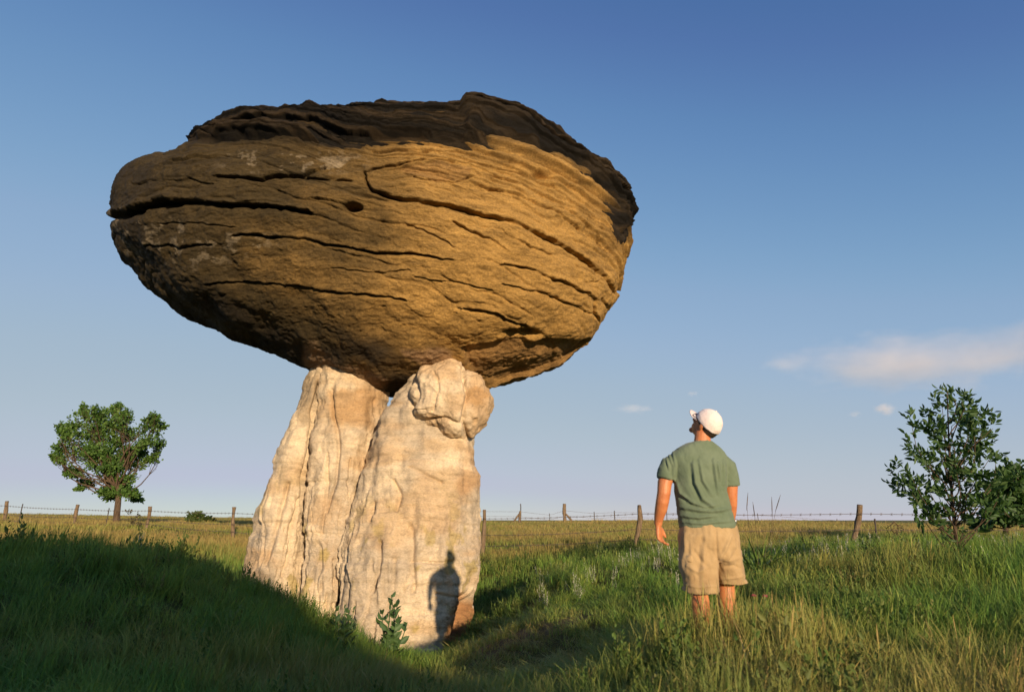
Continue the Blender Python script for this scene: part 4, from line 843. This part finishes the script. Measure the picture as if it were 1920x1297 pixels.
# arms
body.add(limb([(M(1268, 872, 0.01), 0.042), (M(1254, 885, 0.0), 0.050), (M(1246, 905, -0.005), 0.051), (M(1244, 925, -0.01), 0.047), (M(1242, 940, 0.0), 0.046), (M(1241, 952, 0.02), 0.0445), (M(1239, 966, 0.045), 0.037), (M(1238, 977, 0.06), 0.030), (M(1238, 984, 0.065), 0.029)], 16))
body.add(limb([(M(1352, 872, 0.01), 0.042), (M(1365, 890, 0.0), 0.049), (M(1370, 912, 0.0), 0.050), (M(1371, 930, 0.01), 0.046), (M(1373, 945, 0.03), 0.044), (M(1376, 962, 0.065), 0.038), (M(1377, 976, 0.09), 0.031), (M(1377, 988, 0.11), 0.028)], 16))
def hand(w, down, out, back, s=1.0):
    """w wrist; down: along the hand; out: from little finger to thumb side; back: towards the back of the hand"""
    d, o, b_ = [np.array(Vector(v).normalized()) for v in (down, out, back)]; w = np.array(w); mb = body
    mb.add(frame_loft([(w-d*0.02, o*0.026, b_*0.019), (w+d*0.02, o*0.031, b_*0.018), (w+d*0.055, o*0.041, b_*0.017), (w+d*0.085, o*0.042, b_*0.015), (w+d*0.096, o*0.038, b_*0.012)], 20, 2.6))
    for k, (off, L, cu) in enumerate(((0.031, 0.072, 0.75), (0.011, 0.080, 0.9), (-0.010, 0.075, 1.05), (-0.030, 0.058, 1.2))):
        p = w+d*0.088+o*off; ang = 0.25*cu; path = [(p-d*0.02, 0.0095)]
        for q, (fl, da) in enumerate(((0.45, 0.35), (0.32, 0.55), (0.23, 0.45))):
            path.append((p, 0.0098-0.0008*q)); ang += da*cu; p = p+(d*math.cos(ang)-b_*math.sin(ang)+o*off*0.6)*L*fl*s
        path.append((p, 0.0070)); mb.add(limb(path, 10))
    p = w+d*0.022+o*0.027; mb.add(limb([(p-d*0.01-o*0.012, 0.014), (p+d*0.018+o*0.016-b_*0.008, 0.0135), (p+d*0.045+o*0.022-b_*0.018, 0.011), (p+d*0.070+o*0.016-b_*0.028, 0.0085)], 10))
hand(M(1238, 984, 0.065), (0.06, 0.02, -1), (0.55, 0.82, 0.1), (-0.8, 0.55, 0.0))
hand(M(1377, 988, 0.11), (-0.05, 0.1, -1), (-0.55, 0.82, 0), (0.8, 0.55, 0.0))
# legs
body.add(limb([(M(1305, 995, 0.0), 0.088), (M(1308, 1040, -0.01), 0.084), (M(1310, 1085, 0.0), 0.066), (M(1311, 1108, 0.0), 0.058), (M(1312, 1130, -0.015), 0.061), (M(1313, 1150, -0.018), 0.058), (M(1314, 1185, 0.0), 0.044), (M(1314, 1215, 0.0), 0.037), (M(1314, 1236, 0.0), 0.038)], 18))
body.add(limb([(M(1352, 995, 0.02), 0.088), (M(1360, 1040, 0.05), 0.084), (M(1368, 1080, 0.08), 0.066), (M(1370, 1100, 0.10), 0.058), (M(1371, 1122, 0.09), 0.060), (M(1372, 1145, 0.09), 0.057), (M(1373, 1180, 0.10), 0.044), (M(1373, 1210, 0.10), 0.037), (M(1373, 1232, 0.10), 0.038)], 18))
me = remesh(body.mesh('body'), 0.0055, 3, 0.45)
man_body = obj('body', me, skin, man)
# boots (deep in the grass)
for bx, dy in ((1314, 0.0), (1373, 0.10)):
    p = np.array(M(bx, 1236, dy)); p[2] = FEET_Z; mb = MB()
    mb.add(frame_loft([(p+np.array([0, 0.0, 0.0]), XV*0.046, YV*0.05), (p+np.array([0, 0.0, 0.06]), XV*0.047, YV*0.052), (p+np.array([0, -0.005, 0.13]), XV*0.047, YV*0.05)], 18))
    mb.add(frame_loft([(p+np.array([0, -0.065, 0.0]), XV*0.040, np.array([0, 0, 0.03])), (p+np.array([0, -0.055, 0.03]), XV*0.046, np.array([0, 0, 0.034])), (p+np.array([0, 0.05, 0.036]), XV*0.046, np.array([0, 0, 0.038])), (p+np.array([0, 0.14, 0.03]), XV*0.050, np.array([0, 0, 0.03])), (p+np.array([0, 0.195, 0.024]), XV*0.036, np.array([0, 0, 0.018]))], 18))
    obj('boot', remesh(mb.mesh('boot'), 0.008, 3), boot_m, man)
# shirt
sh = MB(); YW = R(-4)
sh.add(frame_loft([sec(965, 1280, 1366, 0.09), sec(986, 1280, 1368, 0.10), sec(990, 1275, 1378, 0.132, 0.005, YW), sec(984, 1274.5, 1378.5, 0.136, 0.005, YW), sec(966, 1271, 1373, 0.134, 0.0, YW), sec(945, 1268, 1367, 0.130, 0.0, YW), sec(920, 1265, 1361, 0.128, 0.0, YW), sec(895, 1263, 1361, 0.130, 0.0, YW), sec(872, 1258, 1364, 0.124, 0.0, YW), sec(857, 1253, 1365, 0.112, 0.01), sec(848, 1259, 1360, 0.098, 0.01), sec(840, 1268, 1353, 0.086, 0.01), sec(833, 1283, 1344, 0.076, 0.008), sec(826.5, 1297, 1334.5, 0.067, 0.006), sec(830, 1301, 1331, 0.055, 0.006)], 48, 2.25))
def sleeve(pts, cuff_r):
    path = [(Vector(p), r) for p, r in pts]; d = (path[-1][0]-path[-2][0]).normalized(); e = path[-1][0]
    path += [(e+d*0.004, cuff_r*0.93), (e-d*0.035, cuff_r*0.80)]; return limb(path, 26)
sh.add(sleeve([(M(1288, 868, 0.01), (0.060, 0.060)), (M(1270, 864, 0.008), (0.070, 0.070)), (M(1257, 873, 0.004), (0.071, 0.072)), (M(1252, 884, 0.0), (0.070, 0.072)), (M(1249, 899, -0.002), (0.069, 0.073))], 0.070))
sh.add(sleeve([(M(1336, 868, 0.01), (0.060, 0.060)), (M(1352, 864, 0.008), (0.068, 0.068)), (M(1362, 875, 0.004), (0.068, 0.070)), (M(1367, 892, 0.002), (0.064, 0.070)), (M(1369.5, 911, 0.002), (0.062, 0.070))], 0.062))
me = remesh(sh.mesh('shirt'), 0.006, 5, 0.5)
V = verts_of(me); N = norms_of(me); q = proj(V); X_, Y_ = q[:, 0], q[:, 1]
fold = np.zeros(len(V))
FOLDS = [([(1300, 870), (1304, 905), (1318, 935), (1345, 955)], 3.4, 0.011), ([(1312, 862), (1318, 900), (1335, 928)], 2.6, 0.006), ([(1338, 862), (1342, 890), (1347, 925)], 2.4, 0.008), ([(1346, 868), (1350, 900)], 2, 0.006), ([(1276, 950), (1310, 956), (1345, 958), (1368, 952)], 3.2, 0.010),
         ([(1276, 966), (1310, 970), (1350, 964)], 3.0, 0.008), ([(1290, 940), (1325, 950), (1345, 946)], 2.6, 0.007), ([(1268, 900), (1276, 925), (1300, 942)], 3.0, 0.009), ([(1262, 848), (1266, 870), (1265, 895)], 2.2, 0.007), ([(1254, 852), (1262, 872), (1263, 898)], 1.8, 0.006), ([(1250, 860), (1255, 880)], 1.8, 0.006), ([(1358, 862), (1358, 890), (1357, 908)], 2.2, 0.007), ([(1280, 978), (1320, 981), (1370, 976)], 2.6, 0.006)]
for pts, w, a_ in FOLDS:
    d, t, sd = poly_dist(q, np.array(pts, float)); fd = np.sin(np.clip(t, 0.05, 0.95)*math.pi)**0.5
    fold += 1.5*a_*fd*(np.exp(-(d/w)**2)-0.8*np.exp(-((d-w*1.9)/w)**2)*(sd > 0))
fold += 0.004*fbm(np.stack([V[:, 0]*16+V[:, 2]*6, V[:, 1]*12, V[:, 2]*7], -1), 3, 91)
fold = np.where(Y_ > 983, fold*0.5, fold)
set_verts(me, V+N*fold[:, None]); obj('shirt', me, shirt_m, man)
# cargo shorts
so = MB()
so.add(frame_loft([sec(975, 1284, 1370, 0.10), sec(988, 1279, 1378, 0.126), sec(1005, 1276, 1382, 0.138, 0.0), sec(1025, 1276, 1386, 0.142, 0.01), sec(1042, 1278, 1388, 0.125, 0.02), sec(1050, 1290, 1380, 0.09, 0.02)], 40, 2.5))
def leg(secs, bottom):
    y, xl, xr, dp, dy = bottom; secs = secs+[bottom, (y+0.6, xl+2, xr-2, dp*0.95, dy), (y-9, xl+5, xr-5, dp*0.88, dy)]
    return frame_loft([sec(*s_) for s_ in secs], 34, 2.4)
so.add(leg([(1000, 1277, 1338, 0.13, 0.0), (1030, 1276, 1341, 0.132, 0.0), (1060, 1276, 1343, 0.125, -0.005), (1090, 1279, 1343, 0.118, -0.01)], (1109, 1281, 1344, 0.118, -0.01)))
so.add(leg([(1000, 1330, 1382, 0.13, 0.02), (1030, 1336, 1388, 0.13, 0.03), (1060, 1342, 1396, 0.125, 0.045), (1080, 1346, 1401, 0.12, 0.06)], (1096, 1349, 1405, 0.118, 0.07)))
me = remesh(so.mesh('shorts'), 0.006, 5, 0.5)
V = verts_of(me); N = norms_of(me); q = proj(V); fold = np.zeros(len(V))
for pts, w, a_ in [([(1342, 990), (1343, 1020), (1344, 1050)], 2.4, -0.007), ([(1372, 1005), (1358, 1030), (1344, 1048)], 3.5, 0.010), ([(1300, 1030), (1315, 1050), (1325, 1065)], 3.5, -0.008), ([(1290, 1060), (1310, 1072), (1330, 1060)], 3.5, 0.008), ([(1280, 1095), (1310, 1100), (1343, 1098)], 2.2, 0.006), ([(1355, 1062), (1375, 1060), (1390, 1066)], 3.5, -0.009), ([(1350, 1040), (1368, 1050), (1392, 1045)], 4, 0.007), ([(1348, 1086), (1375, 1084), (1403, 1078)], 2.2, 0.005), ([(1322, 1010), (1318, 1060), (1322, 1090)], 4, 0.008), ([(1285, 1000), (1288, 1025), (1282, 1050)], 3, 0.008)]:
    d, t, sd = poly_dist(q, np.array(pts, float)); fold += 1.5*a_*np.sin(np.clip(t, 0.05, 0.95)*math.pi)**0.5*np.exp(-(d/w)**2)
fold += 0.013*fbm(V*np.array([11., 11., 6.]), 3, 95)
set_verts(me, V+N*fold[:, None]); shorts = obj('shorts', me, short_m, man)
def pocket(x0, x1, y0, y1, dy, yaw):
    """bellows pocket with a flap, standing off the side seam"""
    mb = MB(); n, k = 12, 12; c = M((x0+x1)/2, (y0+y1)/2, dy); hw = (x1-x0)/2*mpp; hh = (y1-y0)/2*mpp
    U = np.array([math.cos(yaw), math.sin(yaw), 0]); O_ = np.array([math.sin(yaw), -math.cos(yaw), 0]); Z = np.array([0, 0, 1.0])
    for (zc, zh, t_, ww) in ((-0.06, 0.9, 0.020, 1.0), (0.72, 0.26, 0.030, 1.06)):
        mb.add(frame_loft([(np.array(c)+Z*zc*hh-O_*0.02, U*hw*ww, Z*hh*zh), (np.array(c)+Z*zc*hh+O_*t_*0.6, U*hw*ww, Z*hh*zh), (np.array(c)+Z*zc*hh+O_*t_, U*hw*ww*0.9, Z*hh*zh*0.9)], 32, 6))
    return mb.mesh('pocket')
obj('cargo_pocket', pocket(1276, 1298, 1040, 1090, -0.075, R(-52)), short_m, shorts); obj('cargo_pocket', pocket(1379, 1396, 1032, 1072, 0.045, R(62)), short_m, shorts)
# cap with visor
def crown_cap(n=26, m_=48):
    L = []
    for i in range(n):
        p = i/(n-1)*R(97)+0.03; t = np.arange(m_)*2*math.pi/m_
        r = np.sin(p); z = np.cos(p); seam = 1-0.012*np.exp(-((np.mod(t, math.pi/3)-math.pi/6)/0.05)**2)
        dip = -0.016*np.cos(t-math.pi)*(p/R(97))**3
        L.append(np.stack([HF[j]*(0.106*r*np.cos(t)*seam)+HL[j]*(0.088*r*np.sin(t)*seam)+HU[j]*(0.102*z+dip-0.004*0) for j in range(3)], -1)+Hd(-0.002, 0, 0.022))
    q = L[-1]; cen = q.mean(0); L.append(cen+(q-cen)*0.93+HU*0.002); L.append(cen+(q-cen)*0.9+HU*0.03)
    V, F = rings(L); V = np.array(V); V += 0.003*np.stack([fbm(V*26, 2, 97+j) for j in range(3)], -1); return mesh_from('cap', V, F)
hat = obj('baseball_cap', crown_cap(), cap_m, man)
V, F = [], []; nu, nv = 15, 8
for lay_ in (0, 1):
    for i in range(nu):
        a = (i/(nu-1)-0.5)*R(126)
        for j in range(nv):
            f = j/(nv-1); ext_ = 0.072*math.cos(a*0.78)*f; V.append(Hd(-0.002+0.103*math.cos(a)+ext_, 0.087*math.sin(a)*(1-0.06*f), 0.026-0.012*math.sin(a)**2*2.2-0.10*ext_-lay_*0.004))
o_ = nu*nv
for i in range(nu-1):
    for j in range(nv-1): a = i*nv+j; F.append((a, a+1, a+nv+1, a+nv)); F.append((o_+a, o_+a+nv, o_+a+nv+1, o_+a+1))
for j in range(nv-1): F.append((j, o_+j, o_+j+1, j+1)); a = (nu-1)*nv+j; F.append((a, a+1, o_+a+1, o_+a))
for i in range(nu-1): a = i*nv+nv-1; F.append((a, o_+a, o_+a+nv, a+nv))
obj('visor', mesh_from('visor', V, F), cap_m, hat)
mb = MB(); mb.add(ellipsoid(Hd(-0.002, 0, 0.126), (HF*0.008, HL*0.008, HU*0.005), 8, 12)); obj('button', mb.mesh('button'), cap_m, hat)
# short hair under the cap, spectacles, watch
mb = MB(); mb.add(frame_loft([(Hd(-0.006, 0, 0.03), HF*0.094, HL*0.079), (Hd(-0.016, 0, -0.005), HF*0.085, HL*0.077), (Hd(-0.032, 0, -0.035), HF*0.062, HL*0.066), (Hd(-0.040, 0, -0.055), HF*0.045, HL*0.052)], 28)); obj('hair', mb.mesh('hair'), hair_m, man)
sp_o = MB()
for s in (1, -1):
    sp_o.add(limb([(Hd(0.0, s*0.080, 0.012), 0.0022), (Hd(0.05, s*0.079, 0.014), 0.0022), (Hd(0.098, s*0.066, 0.014), 0.0022)], 6))
    sp_o.add(limb([(Hd(0.104, s*(0.036+0.026*math.cos(t)), 0.008+0.018*math.sin(t)), 0.0022) for t in np.linspace(0, 6.283, 17)], 6))
sp_o.add(limb([(Hd(0.106, 0.010, 0.012), 0.0022), (Hd(0.109, 0, 0.014), 0.0022), (Hd(0.106, -0.010, 0.012), 0.0022)], 6))
obj('spectacles', sp_o.mesh('spectacles'), spec_m, man)
w0, w1 = M(1376.6, 972, 0.083), M(1377, 981, 0.098); ax = (w1-w0).normalized(); U_ = ax.orthogonal().normalized(); V_ = ax.cross(U_); mb = MB()
mb.add(limb([(w0, 0.030), (w0, 0.0355), (w1, 0.0335), (w1, 0.028)], 24)); watch = obj('wristwatch', mb.mesh('wristwatch'), steel_m, man); mb = MB(); fc = w0.lerp(w1, 0.5)+Vector((0.030, -0.012, 0)); mb.add(limb([(fc, 0.017), (fc+Vector((0.010, -0.004, 0)), 0.017), (fc+Vector((0.012, -0.005, 0)), 0.012)], 18)); obj('dial', mb.mesh('dial'), steel_m, watch)

# ================================================================== single plants that stand out
def simple_plant(name, label, cat, px_, py_, Y, parts, group=None):
    b_ = A(px_, py_, Y); b_.z = float(ground(b_.x, Y)); t = thing(name, tuple(b_), label, cat, group)
    for nm, me, mt in parts(np.array(b_)): obj(nm, me, mt, t)
    return t
pg = Mat('weed_leaf', 0.55, 0.3); pg.color(pg.ramp(pg.noise(pg.coords(), 9, 3), [(0.3, (0.028, 0.062, 0.020)), (0.7, (0.07, 0.12, 0.035))])); weed_m = pg.m
ps = Mat('dry_straw', 0.7, 0.2); ps.color(ps.ramp(ps.noise(ps.coords(), 7, 3), [(0.3, (0.26, 0.16, 0.06)), (0.7, (0.46, 0.31, 0.13))])); straw = ps.m
pr = Mat('reed_leaf', 0.5, 0.3); pr.color(pr.ramp(pr.noise(pr.coords(), 4, 3), [(0.3, (0.055, 0.115, 0.02)), (0.7, (0.14, 0.20, 0.04))])); reed_m = pr.m
pf_ = Mat('clover_bloom', 0.7, 0.2); pf_.color(pf_.ramp(pf_.noise(pf_.coords(), 60, 3), [(0.3, (0.16, 0.02, 0.04)), (0.7, (0.34, 0.06, 0.10))])); bloom_m = pf_.m
def strap(p, d, L, w, droop, n=7):
    p = np.array(p); d = np.array(d)/np.linalg.norm(d); s = np.cross(d, [0, 0, 1.0]); s = s/max(np.linalg.norm(s), 1e-6); V, F = [], []
    for i in range(n):
        f = i/(n-1); q = p+d*L*f+np.array([0, 0, -droop*L*f*f])+np.array([d[0], d[1], 0])*droop*L*0.5*f*f; ww = w*min(1, 1.25*(1-f**2))+0.0008; V += [q-s*ww, q+s*ww+np.array([0, 0, ww*0.4])]
        if i: F.append((2*i-2, 2*i-1, 2*i+1, 2*i))
    return V, F
def weed(h, stems, leaf, seed, spread=0.25):
    def f(b_):
        rng = np.random.default_rng(seed); mb = MB(); C, D, Sz = [], [], []
        for s in range(stems):
            tip = b_+np.array([rng.normal(0, spread), rng.normal(0, spread), 1.0])*h*rng.uniform(0.6, 1.05)*np.array([1, 1, 1]); pt = branch_path(b_-np.array([0, 0, 0.05]), tip, 0.010, 0.004, rng, 0.05, 7); mb.add(limb(pt, 6)); bp = np.array([q[0] for q in pt])
            for k in range(15):
                u = rng.uniform(0.15, 1.0); C.append([np.interp(u*6, np.arange(7), bp[:, j]) for j in range(3)]); a = rng.uniform(0, 6.283); D.append([math.cos(a), math.sin(a), 0.5+0.5*u]); Sz.append(leaf*rng.uniform(0.6, 1.2)*(1.15-0.5*u))
        V, F, T = leaves(np.array(C), np.array(D), np.array(Sz), np.zeros(len(C)), rng, 0.2, 0.26); return [('stem', mb.mesh('stem'), weed_m), ('foliage', mesh_from('foliage', V, F, False), weed_m)]
    return f
simple_plant('broadleaf_weed', 'tall dark leafy weed growing against the pillar foot', 'weed', 738, 1215, 7.3, weed(0.72, 7, 0.14, 1, 0.22))
simple_plant('broadleaf_weed', 'smaller dark leafy weed in the shaded grass left of the pillar foot', 'weed', 655, 1170, 7.4, weed(0.50, 6, 0.10, 2, 0.28))
simple_plant('seedy_weed', 'thin upright weed with small leaves beside the fence on the shaded rise', 'weed', 50, 1020, 9.5, weed(0.42, 3, 0.05, 3, 0.10))
def dry_tuft(b_):
    rng = np.random.default_rng(8); out = []
    for k in range(16):
        d = np.array([rng.normal(-0.25, 0.30), rng.normal(0, 0.25), 1.0]); L = rng.uniform(0.35, 0.75); V, F = strap(b_+np.array([rng.normal(0, 0.06), rng.normal(0, 0.06), -0.03]), d, L, 0.0026, rng.uniform(0.15, 0.55)); out.append(('stalk', mesh_from('stalk', V, F), straw))
    return out
simple_plant('dry_grass_tuft', 'tuft of bleached dry grass stalks leaning over in front of the person', 'grass tuft', 1400, 1270, 3.7, dry_tuft)
def dry_tuft2(b_):
    rng = np.random.default_rng(18); out = []
    for k in range(12):
        d = np.array([rng.normal(0.15, 0.3), rng.normal(0, 0.25), 1.0]); V, F = strap(b_+np.array([rng.normal(0, 0.08), rng.normal(0, 0.08), -0.03]), d, rng.uniform(0.3, 0.6), 0.0024, rng.uniform(0.15, 0.5)); out.append(('stalk', mesh_from('stalk', V, F), straw))
    return out
def reeds(b_):
    rng = np.random.default_rng(9); out = []
    for k in range(34):
        a = rng.uniform(0, 6.283); d = np.array([math.cos(a)*rng.uniform(0.1, 0.7), math.sin(a)*rng.uniform(0.1, 0.7), 1.0]); V, F = strap(b_+np.array([rng.normal(0, 0.10), rng.normal(0, 0.08), -0.03]), d, rng.uniform(0.6, 1.05), 0.014, rng.uniform(0.15, 0.6)); out.append(('blade', mesh_from('blade', V, F), reed_m))
    for (tx, ty) in ((1402, 928), (1412, 945), (1447, 936), (1462, 932)):
        tip = at(tx, ty, 9.4); st = b_+np.array([rng.normal(0, 0.12), rng.normal(0, 0.05), 0]); mb = MB(); pt = branch_path(st, tip, 0.0035, 0.002, rng, 0.05, 7); mb.add(limb(pt, 5)); hp = np.array(pt[-1][0]); d = hp-np.array(pt[-2][0]); d /= np.linalg.norm(d)
        mb.add(limb([(hp-d*0.22, 0.002), (hp-d*0.14, 0.006), (hp-d*0.04, 0.005), (hp+d*0.04, 0.0015)], 6)); out.append(('seed_stalk', mb.mesh('seed_stalk'), bark))
    return out
simple_plant('reed_clump', 'clump of broad arching green grass with tall seed stalks behind the person', 'grass clump', 1425, 1040, 9.4, reeds)
def clover(tx, ty, Y):
    def f(b_):
        rng = np.random.default_rng(int(tx)); mb = MB(); tip = at(tx, ty, Y); mb.add(limb(branch_path(b_, tip, 0.003, 0.002, rng, 0.03, 6), 5)); bl = MB()
        for k in range(40):
            d = rng.normal(size=3); d /= np.linalg.norm(d); d[2] = abs(d[2])*0.8-0.2; bl.add(limb([(tip, 0.003), (tip+d*0.010, 0.0035), (tip+d*0.018, 0.0015)], 5))
        return [('stem', mb.mesh('stem'), weed_m), ('bloom', bl.mesh('bloom'), bloom_m)]
    return f
for tx, ty, lb in ((1413, 1116, 'small dark red flower head in the grass right beside the shorts hem'), (1434, 1117, 'small dark red flower head a hand away from its twin, farther from the shorts')): simple_plant('clover_flower', lb, 'flower', tx, ty, 4.5, clover(tx, ty, 4.5), 'red flowers beside the person')
# dry curled vine caught on the fence
rng = np.random.default_rng(33); mb = MB(); b_ = A(1668, 1040, 15.6); c0 = at(1680, 990, 15.6)
path = [np.array([b_.x, 15.6, float(ground(b_.x, 15.6))]), at(1683, 1010, 15.6), c0]
for k in range(22): a = k*0.75; path.append(c0+np.array([0.16*math.cos(a)*rng.uniform(0.4, 1.3), rng.normal(0, 0.05), 0.14*math.sin(a)*rng.uniform(0.4, 1.3)]))
mb.add(limb([(p_, 0.008) for p_ in path], 5)); obj('dry_vine', mb.mesh('dry_vine'), bark, label='dry brown vine tangled on the fence wires near the sapling', cat='vine')

# ================================================================== clouds: real bodies of thin vapour, far off
def cloud(name, px_, py_, wpx, hpx, Y, dens, seed, label, deep=0.5, group=None):
    c = at(px_, py_, Y); k = Y/FPX/0.95; n, m_ = 16, 32; ps = np.linspace(0.05, math.pi-0.05, n); a = np.arange(m_)*2*math.pi/m_
    D = np.stack([np.sin(ps)[:, None]*np.cos(a)*wpx*k, np.sin(ps)[:, None]*np.sin(a)*wpx*k*deep, np.cos(ps)[:, None]*hpx*k+0*a], -1)
    V, F = rings(D); me = mesh_from(name, V, [tuple(f)[::-1] for f in F]); m = bpy.data.materials.new(name+'_vapour'); m.use_nodes = True; t = m.node_tree; t.nodes.remove(t.nodes['Principled BSDF'])
    pv = t.nodes.new('ShaderNodeVolumePrincipled'); t.links.new(pv.outputs[0], t.nodes['Material Output'].inputs['Volume']); pv.inputs['Color'].default_value = (1.0, 0.93, 0.93, 1); pv.inputs['Anisotropy'].default_value = -0.4
    tc = t.nodes.new('ShaderNodeTexCoord'); mp = t.nodes.new('ShaderNodeMapping'); t.links.new(tc.outputs['Object'], mp.inputs[0]); mp.inputs['Scale'].default_value = (1/(wpx*k), 1/(wpx*k*deep), 1/(hpx*k))
    nz = t.nodes.new('ShaderNodeTexNoise'); nz.inputs['Scale'].default_value = 1.5; nz.inputs['Detail'].default_value = 6; nz.inputs['Roughness'].default_value = 0.55; mp2 = t.nodes.new('ShaderNodeMapping'); t.links.new(mp.outputs[0], mp2.inputs[0]); mp2.inputs['Location'].default_value = (seed*3.1, seed, 0); mp2.inputs['Scale'].default_value = (max(1.0, wpx/hpx*0.42), 1.5, 1.0); t.links.new(mp2.outputs[0], nz.inputs['Vector'])
    ln_ = t.nodes.new('ShaderNodeVectorMath'); ln_.operation = 'LENGTH'; t.links.new(mp.outputs[0], ln_.inputs[0])
    def mt(op, a_, b2):
        q = t.nodes.new('ShaderNodeMath'); q.operation = op
        for s_, v in ((q.inputs[0], a_), (q.inputs[1], b2)):
            if isinstance(v, float): s_.default_value = v
            else: t.links.new(v, s_)
        return q.outputs[0]
    f = mt('SUBTRACT', mt('ADD', mt('MULTIPLY', nz.outputs['Fac'], 1.9), -0.18), ln_.outputs['Value']); cl = t.nodes.new('ShaderNodeClamp'); t.links.new(f, cl.inputs[0]); t.links.new(mt('MULTIPLY', cl.outputs[0], dens), pv.inputs['Density'])
    o = obj(name, me, m, label=label, cat='cloud', group=group); o.location = tuple(c); return o
YC = 4000.0
cloud('cloud', 1690, 682, 290, 58, YC, 0.0024, 3, 'long thin pinkish cloud streak low in the sky above the sapling')
cloud('cloud', 1960, 650, 230, 60, YC, 0.0018, 7, 'faint cloud bank joining the end of the long cloud streak')
cloud('cloud', 1660, 767, 24, 15, YC, 0.022, 2, 'small bright puff of cloud just left of the sapling top')
cloud('cloud', 1603, 776, 15, 8, YC, 0.010, 5, 'tiny faint puff of cloud next to the brighter small puff')
cloud('cloud', 1298, 737, 14, 7, YC, 0.010, 6, 'tiny faint puff of cloud above the white cap')
cloud('cloud', 1190, 766, 42, 12, YC, 0.004, 8, 'faint low wisp of cloud between the rock and the white cap')
